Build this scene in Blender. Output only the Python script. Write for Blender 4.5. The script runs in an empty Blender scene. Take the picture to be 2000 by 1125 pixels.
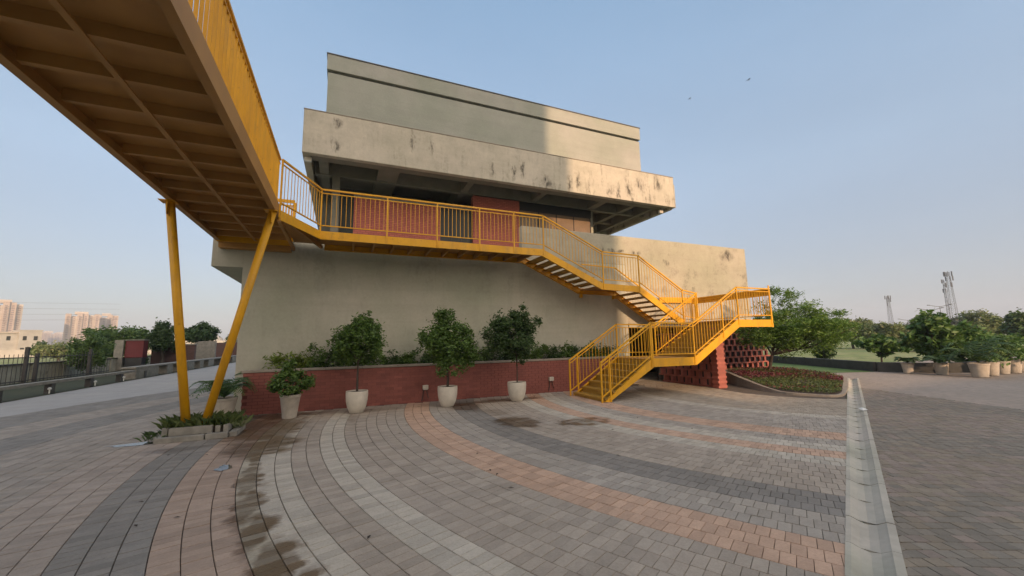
import bpy, math, random
import numpy as np
from mathutils import Vector, Matrix
random.seed(7); np.random.seed(7)
R = math.radians
sc = bpy.context.scene
COL = sc.collection
# ------------------------------------------------------------------ camera
FPX, CX, CY, CAMH = 774.0, 1000.0, 562.5, 1.65
_a = Vector((2826-CX, -(632-CY), -FPX)).normalized()
_b = Vector((668-CX, -(671-CY), -FPX)).normalized()
_m = (_a+_b).normalized(); _n = _a-_b; _n = (_n-_m*_n.dot(_m)).normalized()
_a = (_m+_n)/math.sqrt(2); _b = (_m-_n)/math.sqrt(2); _z = _a.cross(_b)
ROT = Matrix((_a, _b, _z)); CAM = Vector((0, 0, CAMH))
cd = bpy.data.cameras.new('camera'); cam = bpy.data.objects.new('camera', cd); COL.objects.link(cam)
cd.sensor_width = 36; cd.lens = 36*FPX/2000; cd.clip_start = 0.05; cd.clip_end = 8000
cam.matrix_world = Matrix.Translation(CAM) @ ROT.to_4x4()
sc.camera = cam
# ------------------------------------------------------------------ world, sun, exposure
FILL_GLOW = (5.2, 3.9, 2.6)
SUN_EL, SUN_K = R(14), 0.03          # low sun behind the camera, travelling along +Y
w = bpy.data.worlds.new('World'); sc.world = w; w.use_nodes = True
wn = w.node_tree.nodes; wl = w.node_tree.links
sky = wn.new('ShaderNodeTexSky'); sky.sky_type = 'NISHITA'; sky.sun_disc = False
sky.sun_elevation = SUN_EL; sky.sun_rotation = R(180); sky.altitude = 0
sky.air_density = 1.0; sky.dust_density = 1.0; sky.ozone_density = 1.2
_g = wn.new('ShaderNodeNewGeometry'); _s = wn.new('ShaderNodeSeparateXYZ'); wl.new(_g.outputs['Incoming'], _s.inputs[0])
_e = wn.new('ShaderNodeMath'); _e.operation = 'ABSOLUTE'; wl.new(_s.outputs[2], _e.inputs[0])
_r = wn.new('ShaderNodeValToRGB'); wl.new(_e.outputs[0], _r.inputs[0])          # hazy evening air: lavender grey low down, blue above
_r.color_ramp.elements[0].position = 0; _r.color_ramp.elements[0].color = (.58, .60, .74, 1)
_r.color_ramp.elements[1].position = .85; _r.color_ramp.elements[1].color = (.50, .93, 1.46, 1)
for _p, _c in ((.12, (.80, .84, 1.0, 1)), (.35, (.90, 1.14, 1.46, 1))):
    _k = _r.color_ramp.elements.new(_p); _k.color = _c
_x = wn.new('ShaderNodeMix'); _x.data_type = 'RGBA'; _x.inputs[0].default_value = .84
_tc = wn.new('ShaderNodeTexCoord'); _mp = wn.new('ShaderNodeMapping'); _mp.inputs['Scale'].default_value = (1, 1, 3.5); wl.new(_tc.outputs['Generated'], _mp.inputs[0])
_nz = wn.new('ShaderNodeTexNoise'); _nz.inputs['Scale'].default_value = 1.6; _nz.inputs['Detail'].default_value = 5; wl.new(_mp.outputs[0], _nz.inputs[0])
_nr = wn.new('ShaderNodeMapRange'); _nr.inputs[1].default_value = .3; _nr.inputs[2].default_value = .7; _nr.inputs[3].default_value = .95; _nr.inputs[4].default_value = 1.05; wl.new(_nz.outputs['Fac'], _nr.inputs[0])
_sv = wn.new('ShaderNodeVectorMath'); _sv.operation = 'SCALE'; wl.new(_r.outputs[0], _sv.inputs[0]); wl.new(_nr.outputs[0], _sv.inputs['Scale'])
wl.new(sky.outputs[0], _x.inputs[6]); wl.new(_sv.outputs[0], _x.inputs[7])
# warm glow added to the sky round the sun, behind the camera, lifting the shade
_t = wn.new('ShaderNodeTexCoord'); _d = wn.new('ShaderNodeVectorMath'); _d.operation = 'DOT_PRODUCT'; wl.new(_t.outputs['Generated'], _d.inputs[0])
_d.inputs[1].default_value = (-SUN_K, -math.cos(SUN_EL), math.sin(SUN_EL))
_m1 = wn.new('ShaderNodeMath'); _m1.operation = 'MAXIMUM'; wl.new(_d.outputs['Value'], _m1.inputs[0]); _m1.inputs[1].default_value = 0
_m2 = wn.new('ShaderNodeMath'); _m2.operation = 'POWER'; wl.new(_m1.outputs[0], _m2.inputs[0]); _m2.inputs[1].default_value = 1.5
_gl = wn.new('ShaderNodeVectorMath'); _gl.operation = 'SCALE'; _gl.inputs[0].default_value = FILL_GLOW; wl.new(_m2.outputs[0], _gl.inputs['Scale'])
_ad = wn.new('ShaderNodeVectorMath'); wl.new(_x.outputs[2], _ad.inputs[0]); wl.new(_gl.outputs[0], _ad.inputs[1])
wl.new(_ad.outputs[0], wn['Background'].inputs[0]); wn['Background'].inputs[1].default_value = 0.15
sd = bpy.data.lights.new('sun', 'SUN'); sd.energy = 1.8; sd.angle = R(0.55); sd.color = (1.0, 0.65, 0.40)
so = bpy.data.objects.new('sun', sd); COL.objects.link(so)
so.rotation_euler = Vector((SUN_K, math.cos(SUN_EL), -math.sin(SUN_EL))).to_track_quat('-Z', 'Y').to_euler()
vs = sc.view_settings; vs.view_transform = 'Standard'; vs.look = 'None'; vs.gamma = 1; vs.exposure = 1.5
vs.use_curve_mapping = False

# ------------------------------------------------------------------ helpers
def ray(px, py): return ROT @ Vector((px-CX, -(py-CY), -FPX))
def onY(px, py, Y): d = ray(px, py); return CAM + d*(Y/d.y)
def onZ(px, py, z=0.0): d = ray(px, py); return CAM + d*((z-CAMH)/d.z)
def vis(p, mg=60):
    q = ROT.transposed() @ (Vector(p)-CAM)
    if q.z > -0.2: return None
    x = CX-FPX*q.x/q.z; y = CY+FPX*q.y/q.z
    return (-mg < x < 2000+mg) and (-mg < y < 1125+mg)

def tag(o, label=None, cat=None, group=None, kind=None):
    if label: o['label'] = label
    if cat: o['category'] = cat
    if group: o['group'] = group
    if kind: o['kind'] = kind
    return o
def empty(name, loc, label=None, cat=None, group=None, kind=None):
    o = bpy.data.objects.new(name, None); COL.objects.link(o); o.location = loc; o.empty_display_size = .2
    return tag(o, label, cat, group, kind)
def link(name, me, parent=None, loc=None, rot=None):
    o = bpy.data.objects.new(name, me); COL.objects.link(o)
    if parent is not None: o.parent = parent
    if loc is not None: o.location = loc
    if rot is not None: o.rotation_euler = rot
    return o
def npmesh(name, V, F, mats, rnd=None, midx=None, smooth=False):
    """V (n,3), F list or (m,k) array"""
    me = bpy.data.meshes.new(name)
    V = np.asarray(V, dtype=np.float32)
    if isinstance(F, np.ndarray):
        m, k = F.shape; loops = F.astype(np.int32).ravel(); tot = np.full(m, k, np.int32)
    else:
        m = len(F); tot = np.array([len(f) for f in F], np.int32); loops = np.array([i for f in F for i in f], np.int32)
    st = np.concatenate(([0], np.cumsum(tot)[:-1])).astype(np.int32)
    me.vertices.add(len(V)); me.vertices.foreach_set('co', V.ravel())
    me.loops.add(len(loops)); me.loops.foreach_set('vertex_index', loops)
    me.polygons.add(m); me.polygons.foreach_set('loop_start', st); me.polygons.foreach_set('loop_total', tot)
    for mt in (mats if isinstance(mats, (list, tuple)) else [mats]): me.materials.append(mt)
    if midx is not None: me.polygons.foreach_set('material_index', np.asarray(midx, np.int32))
    me.polygons.foreach_set('use_smooth', np.full(m, bool(smooth)))
    me.update(calc_edges=True); me.validate()
    if rnd is not None:
        a = me.attributes.new('rnd', 'FLOAT', 'FACE'); a.data.foreach_set('value', np.asarray(rnd, np.float32))
    return me

class MB:
    def __init__(s): s.v = []; s.f = []
    def add(s, vs_, fs):
        b = len(s.v); s.v += [tuple(p) for p in vs_]; s.f += [tuple(i+b for i in f) for f in fs]; return s
    def box(s, x0, x1, y0, y1, z0, z1):
        return s.add([(x0,y0,z0),(x1,y0,z0),(x1,y1,z0),(x0,y1,z0),(x0,y0,z1),(x1,y0,z1),(x1,y1,z1),(x0,y1,z1)],
                     [(0,3,2,1),(4,5,6,7),(0,1,5,4),(1,2,6,5),(2,3,7,6),(3,0,4,7)])
    def bar(s, p, q, wd, ht, up=(0,0,1)):
        p = Vector(p); q = Vector(q); d = (q-p).normalized(); u = Vector(up)
        if abs(d.dot(u)) > .999: u = Vector((0,1,0))
        sd_ = d.cross(u).normalized()*wd/2; u2 = sd_.cross(d).normalized()*ht/2
        vs_ = [p-sd_-u2, p+sd_-u2, p+sd_+u2, p-sd_+u2, q-sd_-u2, q+sd_-u2, q+sd_+u2, q-sd_+u2]
        return s.add(vs_, [(0,1,2,3),(7,6,5,4),(1,0,4,5),(2,1,5,6),(3,2,6,7),(0,3,7,4)])
    def tube(s, pts, rad, n=8, cap=True):
        pts = [Vector(p) for p in pts]; k = len(pts); rad = rad if isinstance(rad, (list, tuple)) else [rad]*k
        b = len(s.v)
        for i, p in enumerate(pts):
            d = (pts[min(i+1,k-1)]-pts[max(i-1,0)]).normalized()
            u = d.cross(Vector((0,0,1)) if abs(d.z) < .95 else Vector((1,0,0))).normalized(); v = d.cross(u)
            for j in range(n):
                a = 2*math.pi*j/n; s.v.append(tuple(p+(u*math.cos(a)+v*math.sin(a))*rad[i]))
        for i in range(k-1):
            for j in range(n):
                s.f.append((b+i*n+j, b+(i+1)*n+j, b+(i+1)*n+(j+1)%n, b+i*n+(j+1)%n))
        if cap:
            s.f.append(tuple(b+j for j in range(n))); s.f.append(tuple(b+(k-1)*n+j for j in reversed(range(n))))
        return s
    def prism_y(s, poly, y0, y1):        # polygon in XZ (counter-clockwise seen from -Y) extruded in Y
        n = len(poly); vs_ = [(x,y0,z) for x,z in poly]+[(x,y1,z) for x,z in poly]
        return s.add(vs_, [tuple(range(n)), tuple(reversed(range(n,2*n)))]+[(i, n+i, n+(i+1)%n, (i+1)%n) for i in range(n)])
    def prism_z(s, poly, z0, z1):
        n = len(poly); vs_ = [(x,y,z0) for x,y in poly]+[(x,y,z1) for x,y in poly]
        return s.add(vs_, [tuple(reversed(range(n))), tuple(range(n,2*n))]+[(i, (i+1)%n, n+(i+1)%n, n+i) for i in range(n)])
    def lathe(s, prof, n=28, c=(0,0,0)):
        b = len(s.v); k = len(prof)
        for r_, z in prof:
            for j in range(n):
                a = 2*math.pi*j/n; s.v.append((c[0]+r_*math.cos(a), c[1]+r_*math.sin(a), c[2]+z))
        for i in range(k-1):
            for j in range(n):
                s.f.append((b+i*n+j, b+i*n+(j+1)%n, b+(i+1)*n+(j+1)%n, b+(i+1)*n+j))
        s.f.append(tuple(b+j for j in reversed(range(n)))); s.f.append(tuple(b+(k-1)*n+j for j in range(n)))
        return s
    def mesh(s, name, mat, smooth=False): return npmesh(name, s.v, s.f, mat, smooth=smooth)
    def build(s, name, mat, parent=None, smooth=False, loc=None, rot=None, bevel=0):
        o = link(name, s.mesh(name, mat, smooth), parent, loc, rot)
        if bevel:
            m = o.modifiers.new('bevel', 'BEVEL'); m.width = bevel; m.segments = 2; m.limit_method = 'ANGLE'
        return o

# ------------------------------------------------------------------ materials
def new_mat(name):
    m = bpy.data.materials.new(name); m.use_nodes = True; nt = m.node_tree
    return m, nt, nt.nodes, nt.links, nt.nodes['Principled BSDF']
def math_n(nt, op, a, b=None, c=None, clamp=False):
    n = nt.nodes.new('ShaderNodeMath'); n.operation = op; n.use_clamp = clamp
    for i, x in enumerate((a, b, c)):
        if x is None: continue
        if isinstance(x, (int, float)): n.inputs[i].default_value = x
        else: nt.links.new(x, n.inputs[i])
    return n.outputs[0]
def mix(nt, f, a, b, mode='MIX'):
    n = nt.nodes.new('ShaderNodeMix'); n.data_type = 'RGBA'; n.blend_type = mode
    for i, x in ((0, f), (6, a), (7, b)):
        if isinstance(x, (int, float)): n.inputs[i].default_value = x
        elif isinstance(x, tuple): n.inputs[i].default_value = (*x[:3], 1)
        else: nt.links.new(x, n.inputs[i])
    return n.outputs[2]
def noise(nt, scale, detail=4, vec=None, sc3=None, rough=.55, dist=0):
    n = nt.nodes.new('ShaderNodeTexNoise'); n.inputs['Scale'].default_value = scale; n.inputs['Detail'].default_value = detail
    n.inputs['Roughness'].default_value = rough; n.inputs['Distortion'].default_value = dist
    if vec is None:
        g = nt.nodes.new('ShaderNodeNewGeometry'); vec = g.outputs['Position']
    if sc3:
        mp = nt.nodes.new('ShaderNodeMapping'); mp.inputs['Scale'].default_value = sc3; nt.links.new(vec, mp.inputs[0]); vec = mp.outputs[0]
    nt.links.new(vec, n.inputs['Vector']); return n.outputs['Fac']
def ramp(nt, fac, lo, hi, a=0.0, b=1.0):
    n = nt.nodes.new('ShaderNodeMapRange'); n.inputs[1].default_value = lo; n.inputs[2].default_value = hi
    n.inputs[3].default_value = a; n.inputs[4].default_value = b; nt.links.new(fac, n.inputs[0]); return n.outputs[0]
def bump(nt, bs, h, strength=.3, dist=.01):
    n = nt.nodes.new('ShaderNodeBump'); n.inputs['Strength'].default_value = strength; n.inputs['Distance'].default_value = dist
    nt.links.new(h, n.inputs['Height']); nt.links.new(n.outputs[0], bs.inputs['Normal'])
def objrnd(nt):
    a = nt.nodes.new('ShaderNodeAttribute'); a.attribute_name = 'rnd'
    o = nt.nodes.new('ShaderNodeObjectInfo')
    return math_n(nt, 'FRACT', math_n(nt, 'ADD', a.outputs['Fac'], o.outputs['Random']))

def simple(name, col, rough=.7, var=.12, scale=3.0, fine=40, bstr=.15, metal=0, rnd=0, col2=None):
    m, nt, N, L, bs = new_mat(name)
    f = ramp(nt, noise(nt, scale, 5), .3, .7, 1-var, 1+var)
    c2 = col2 or tuple(x*.75 for x in col)
    c = mix(nt, ramp(nt, noise(nt, scale*2.7, 4), .35, .7, 0, .6), col, c2)
    mul = math_n(nt, 'MULTIPLY', f, ramp(nt, objrnd(nt), 0, 1, 1-rnd, 1+rnd)) if rnd else f
    vm = N.new('ShaderNodeVectorMath'); vm.operation = 'SCALE'; L.new(c, vm.inputs[0]); L.new(mul, vm.inputs['Scale'])
    L.new(vm.outputs[0], bs.inputs['Base Color']); bs.inputs['Roughness'].default_value = rough; bs.inputs['Metallic'].default_value = metal
    if bstr: bump(nt, bs, noise(nt, fine, 3), bstr, .004)
    return m

def concrete(name, col, stain=0.0, streak=(3.0, 3.0, .45), z0=0, z1=1, drip=0, mottled=.12, tint=(.8, .86, .8), marks=None):
    m, nt, N, L, bs = new_mat(name)
    big = noise(nt, .35, 3); mid = noise(nt, 1.6, 6, rough=.65); fin = noise(nt, 14, 4)
    c = mix(nt, ramp(nt, big, .35, .65), col, tuple(a*b for a, b in zip(col, tint)))
    f = math_n(nt, 'MULTIPLY', ramp(nt, mid, .3, .7, 1-mottled, 1+mottled), ramp(nt, fin, .3, .7, .96, 1.04))
    vm = N.new('ShaderNodeVectorMath'); vm.operation = 'SCALE'; L.new(c, vm.inputs[0]); L.new(f, vm.inputs['Scale']); c = vm.outputs[0]
    # faint horizontal pour lines and run-off streaks
    ln = noise(nt, 1.0, 3, sc3=(.15, .15, 3.5)); c = mix(nt, ramp(nt, ln, .52, .6, 0, .10), c, tuple(a*.6 for a in col))
    if stain:
        st = noise(nt, 1.0, 5, sc3=streak, rough=.7); pat = noise(nt, .9, 2)
        brk = noise(nt, 5, 4, rough=.7)
        g = N.new('ShaderNodeNewGeometry'); sp = N.new('ShaderNodeSeparateXYZ'); L.new(g.outputs['Position'], sp.inputs[0])
        k = math_n(nt, 'MULTIPLY', ramp(nt, st, .50, .57), ramp(nt, pat, .42, .52))
        k = math_n(nt, 'MULTIPLY', k, ramp(nt, brk, .38, .62))
        k = math_n(nt, 'MULTIPLY', k, ramp(nt, sp.outputs[2], z0, z1, 1.0, .45))
        if drip: k = math_n(nt, 'MULTIPLY', k, ramp(nt, sp.outputs[0], drip-7, drip+4, .35, 1.0))
        c = mix(nt, math_n(nt, 'MULTIPLY', k, stain, clamp=True), c, (.05, .045, .035))
    if marks:      # mould and run-off marks that sit at their own spots on the face
        g2 = N.new('ShaderNodeNewGeometry'); nz = N.new('ShaderNodeTexNoise'); nz.inputs['Scale'].default_value = 3.0; nz.inputs['Detail'].default_value = 7; L.new(g2.outputs['Position'], nz.inputs[0])
        wv = N.new('ShaderNodeVectorMath'); wv.operation = 'MULTIPLY_ADD'; L.new(nz.outputs['Color'], wv.inputs[0]); wv.inputs[1].default_value = (.5, 0, .5); L.new(g2.outputs['Position'], wv.inputs[2])
        acc = None
        for (x, z, rx, rz) in marks:
            a1 = N.new('ShaderNodeVectorMath'); a1.operation = 'SUBTRACT'; L.new(wv.outputs[0], a1.inputs[0]); a1.inputs[1].default_value = (x+.25, 0, z+.25)
            a2 = N.new('ShaderNodeVectorMath'); a2.operation = 'MULTIPLY'; L.new(a1.outputs[0], a2.inputs[0]); a2.inputs[1].default_value = (1/rx, 0, 1/rz)
            a3 = N.new('ShaderNodeVectorMath'); a3.operation = 'LENGTH'; L.new(a2.outputs[0], a3.inputs[0])
            kk = ramp(nt, a3.outputs['Value'], .3, 1.15, 1, 0); acc = kk if acc is None else math_n(nt, 'MAXIMUM', acc, kk)
        acc = math_n(nt, 'MULTIPLY', acc, ramp(nt, noise(nt, 1.0, 6, sc3=(9, 9, 2.5), rough=.7), .40, .56))
        c = mix(nt, math_n(nt, 'MULTIPLY', acc, .9), c, (.05, .042, .032))
    L.new(c, bs.inputs['Base Color']); bs.inputs['Roughness'].default_value = .88
    bump(nt, bs, math_n(nt, 'ADD', mid, math_n(nt, 'MULTIPLY', fin, .4)), .25, .02)
    return m

M = {}
M['yellow'] = simple('yellow_paint', (.72, .36, .004), .5, .06, 1.2, 60, .05, col2=(.58, .275, .006))
def rusty(m, amt=.5):
    nt = m.node_tree; bs = nt.nodes['Principled BSDF']; src = bs.inputs['Base Color'].links[0].from_socket
    k = math_n(nt, 'MULTIPLY', ramp(nt, noise(nt, 7, 6, rough=.75), .60, .70), amt)
    g2 = math_n(nt, 'MULTIPLY', ramp(nt, noise(nt, 1.0, 5, sc3=(5, 5, .9), rough=.7), .5, .68), amt*.7)
    c = mix(nt, g2, src, (.30, .17, .03)); c = mix(nt, k, c, (.16, .065, .02)); nt.links.new(c, bs.inputs['Base Color'])
    nt.links.new(ramp(nt, noise(nt, 3, 4), .3, .7, .38, .65), bs.inputs['Roughness'])
rusty(M['yellow'])
M['yellow_dull'] = simple('yellow_paint_dull', (.42, .215, .055), .6, .12, 1.0, 50, .08, col2=(.32, .16, .045))  # duller, browner yellow for bridge beams, plates and joists
M['tread'] = simple('tread_plate', (.36, .20, .03), .55, .15, 4, 60, .2)
M['wall'] = concrete('grey_plaster', (.455, .43, .35), stain=.22, streak=(2.2, 2.2, .35), z0=4.4, z1=3.0, mottled=.07)
M['wall_low'] = concrete('grey_plaster_worn', (.43, .385, .30), stain=.5, streak=(2.4, 2.4, 2.2), z0=3.9, z1=5.2, drip=12, mottled=.10, marks=[(8.97, 5.00, 0.10, 0.12), (9.42, 4.95, 0.22, 0.08), (9.83, 5.03, 0.20, 0.07), (10.53, 5.03, 0.30, 0.09), (12.08, 4.72, 0.20, 0.10), (15.70, 5.22, 0.50, 0.25)])
M['parapet'] = concrete('cast_concrete_stained', (.50, .45, .365), stain=.7, streak=(4.6, 4.6, .55), z0=8.7, z1=10.6, drip=10.5, mottled=.12, tint=(.85, .87, .84), marks=[(6.85, 9.13, 0.13, 0.42), (7.31, 9.40, 0.14, 0.50), (8.54, 8.97, 0.22, 0.35), (9.76, 9.02, 0.12, 0.45), (10.23, 9.29, 0.14, 0.50), (12.08, 9.03, 0.16, 0.42), (12.61, 8.94, 0.18, 0.38), (13.31, 9.20, 0.14, 0.40), (14.07, 9.64, 0.35, 0.35), (2.37, 9.82, 0.09, 0.50), (3.13, 9.74, 0.10, 0.45), (-0.40, 10.02, 0.20, 0.25), (-0.49, 9.07, 0.20, 0.30), (5.80, 9.16, 0.12, 0.30), (15.29, 9.81, 0.30, 0.40)])
M['upper'] = concrete('grey_render', (.36, .35, .31), mottled=.05)
M['groove'] = simple('shadow_gap_render', (.12, .12, .11), .9, .1)
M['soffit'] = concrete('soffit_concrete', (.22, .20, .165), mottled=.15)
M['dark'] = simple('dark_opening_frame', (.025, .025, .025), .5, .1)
M['bronze'] = simple('bronze_film_panel', (.20, .13, .07), .35, .15, 1.5, 20, .03)
M['jali'] = simple('red_terracotta_paint', (.35, .11, .08), .75, .12, 4, 50, .2, rnd=.14)
M['redbrick'] = simple('red_painted_brick', (.27, .088, .066), .8, .1, 1.5, 70, .3, rnd=.13, col2=(.215, .07, .056))
M['mortar'] = simple('red_painted_mortar', (.15, .042, .034), .9, .1)
M['coping'] = simple('coping_concrete', (.30, .26, .21), .85, .12, 3, 60, .2)
M['pot'] = simple('cream_glazed_pot', (.60, .55, .46), .5, .07, 3, 30, .05)
M['pot_rough'] = simple('rough_cement_pot', (.46, .41, .34), .85, .14, 5, 50, .3)
M['soil'] = simple('soil', (.045, .03, .02), .95, .3, 12, 60, .6)
M['bark'] = simple('bark', (.065, .05, .038), .9, .25, 14, 60, .6)
M['kerb'] = simple('weathered_kerb_concrete', (.25, .235, .20), .9, .2, 5, 50, .4)
M['channel'] = concrete('channel_concrete', (.46, .415, .35), stain=.25, streak=(1.5, 1.5, 1.5), z0=-1, z1=0, mottled=.18)
M['white'] = simple('white_enamel', (.7, .7, .66), .45, .05)
M['blackstone'] = simple('dark_stone_kerb_wall', (.055, .055, .05), .8, .25, 3, 30, .3)
M['darkmetal'] = simple('dark_fence_metal', (.05, .045, .04), .6, .2)
M['mast'] = simple('galvanised_mast', (.10, .10, .10), .6, .1)
M['cabinet'] = simple('dark_red_paint', (.13, .012, .014), .6, .1)
M['bed_wall'] = concrete('boundary_wall_render', (.46, .41, .33), stain=.9, streak=(2.5, 2.5, .6), z0=-1, z1=1.5, mottled=.2)

def glass(name, col, rough=.08):
    m, nt, N, L, bs = new_mat(name); bs.inputs['Base Color'].default_value = (*col, 1); bs.inputs['Roughness'].default_value = rough
    bs.inputs['Specular IOR Level'].default_value = .25; bump(nt, bs, noise(nt, 1.2, 2), .03, .02); return m
M['glass'] = glass('dark_window_glass', (.03, .032, .026), .35)

def brick_tex(name, c1, c2, mort, sx, sy):
    m, nt, N, L, bs = new_mat(name)
    g = N.new('ShaderNodeNewGeometry'); s = N.new('ShaderNodeSeparateXYZ'); L.new(g.outputs['Position'], s.inputs[0])
    c = N.new('ShaderNodeCombineXYZ'); L.new(s.outputs[0], c.inputs[0]); L.new(s.outputs[2], c.inputs[1])
    b = N.new('ShaderNodeTexBrick'); L.new(c.outputs[0], b.inputs[0]); b.inputs['Color1'].default_value = (*c1, 1); b.inputs['Color2'].default_value = (*c2, 1)
    b.inputs['Mortar'].default_value = (*mort, 1); b.inputs['Scale'].default_value = 1; b.inputs['Brick Width'].default_value = sx
    b.inputs['Row Height'].default_value = sy; b.inputs['Mortar Size'].default_value = .012
    L.new(b.outputs[0], bs.inputs['Base Color']); bs.inputs['Roughness'].default_value = .85
    bump(nt, bs, b.outputs['Fac'], -.6, .01); return m
M['brick_far'] = brick_tex('red_brick_courses', (.50, .15, .105), (.40, .115, .085), (.30, .09, .07), .22, .08)

M['stub'] = brick_tex('dull_brick', (.12, .055, .045), (.09, .045, .035), (.08, .055, .05), .22, .08)
def leaf_mat(name, c1, c2, c3=None, tr=.25):
    m, nt, N, L, bs = new_mat(name)
    r = objrnd(nt)
    c = mix(nt, r, c1, c2)
    if c3: c = mix(nt, ramp(nt, noise(nt, 2.2, 2), .5, .65), c, c3)
    L.new(c, bs.inputs['Base Color']); bs.inputs['Roughness'].default_value = .55
    t = N.new('ShaderNodeBsdfTranslucent'); L.new(c, t.inputs[0]); ms = N.new('ShaderNodeMixShader'); ms.inputs[0].default_value = tr
    L.new(bs.outputs[0], ms.inputs[1]); L.new(t.outputs[0], ms.inputs[2]); L.new(ms.outputs[0], N['Material Output'].inputs[0])
    return m
M['ficus'] = leaf_mat('ficus_leaf', (.05, .105, .016), (.125, .21, .034))
M['ficus_dark'] = leaf_mat('dark_ficus_leaf', (.034, .072, .018), (.08, .135, .034))
M['lime'] = leaf_mat('lime_leaf', (.10, .16, .02), (.22, .28, .04))
M['neem'] = leaf_mat('feathery_leaf', (.06, .135, .016), (.135, .235, .03))
M['scrub'] = leaf_mat('scrub_leaf', (.11, .155, .045), (.18, .225, .075), (.20, .20, .10))
M['scrub_dark'] = leaf_mat('far_dark_leaf', (.035, .05, .025), (.065, .08, .04))
M['thick'] = leaf_mat('thicket_leaf', (.07, .13, .025), (.14, .21, .05))
M['palm'] = leaf_mat('palm_leaf', (.03, .07, .015), (.08, .14, .03))
M['plum'] = leaf_mat('plumeria_leaf', (.04, .10, .018), (.12, .21, .04))
M['redleaf'] = leaf_mat('purple_leaf', (.10, .02, .03), (.17, .045, .045))
M['grass'] = leaf_mat('grass_blade', (.05, .085, .018), (.11, .14, .035))
M['flower'] = simple('white_flower', (.8, .8, .76), .6, .02)

def ground_mat(name, cols, scale=.15, rough=.95):
    m, nt, N, L, bs = new_mat(name)
    c = mix(nt, ramp(nt, noise(nt, scale, 5), .4, .6), cols[0], cols[1])
    c = mix(nt, ramp(nt, noise(nt, scale*6, 5), .45, .65), c, cols[2])
    L.new(c, bs.inputs['Base Color']); bs.inputs['Roughness'].default_value = rough
    bump(nt, bs, noise(nt, 8, 5), .6, .05); return m
M['ground'] = ground_mat('rough_grassland', ((.19, .235, .07), (.27, .27, .12), (.13, .17, .05)))
M['lawn'] = ground_mat('lawn', ((.08, .15, .03), (.10, .17, .035), (.06, .10, .02)), .8)
M['verge'] = ground_mat('verge', ((.035, .045, .012), (.055, .055, .018), (.03, .028, .014)), .9)
M['road'] = concrete('road_concrete', (.36, .335, .305), stain=.0, mottled=.10, tint=(.9, .92, .95))
M['pinkpave'] = ground_mat('pink_paving', ((.34, .275, .225), (.30, .25, .205), (.26, .22, .18)), .9)
M['bed'] = simple('paver_joint_sand', (.10, .08, .06), .95, .2, 6, 60, .4)

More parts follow.
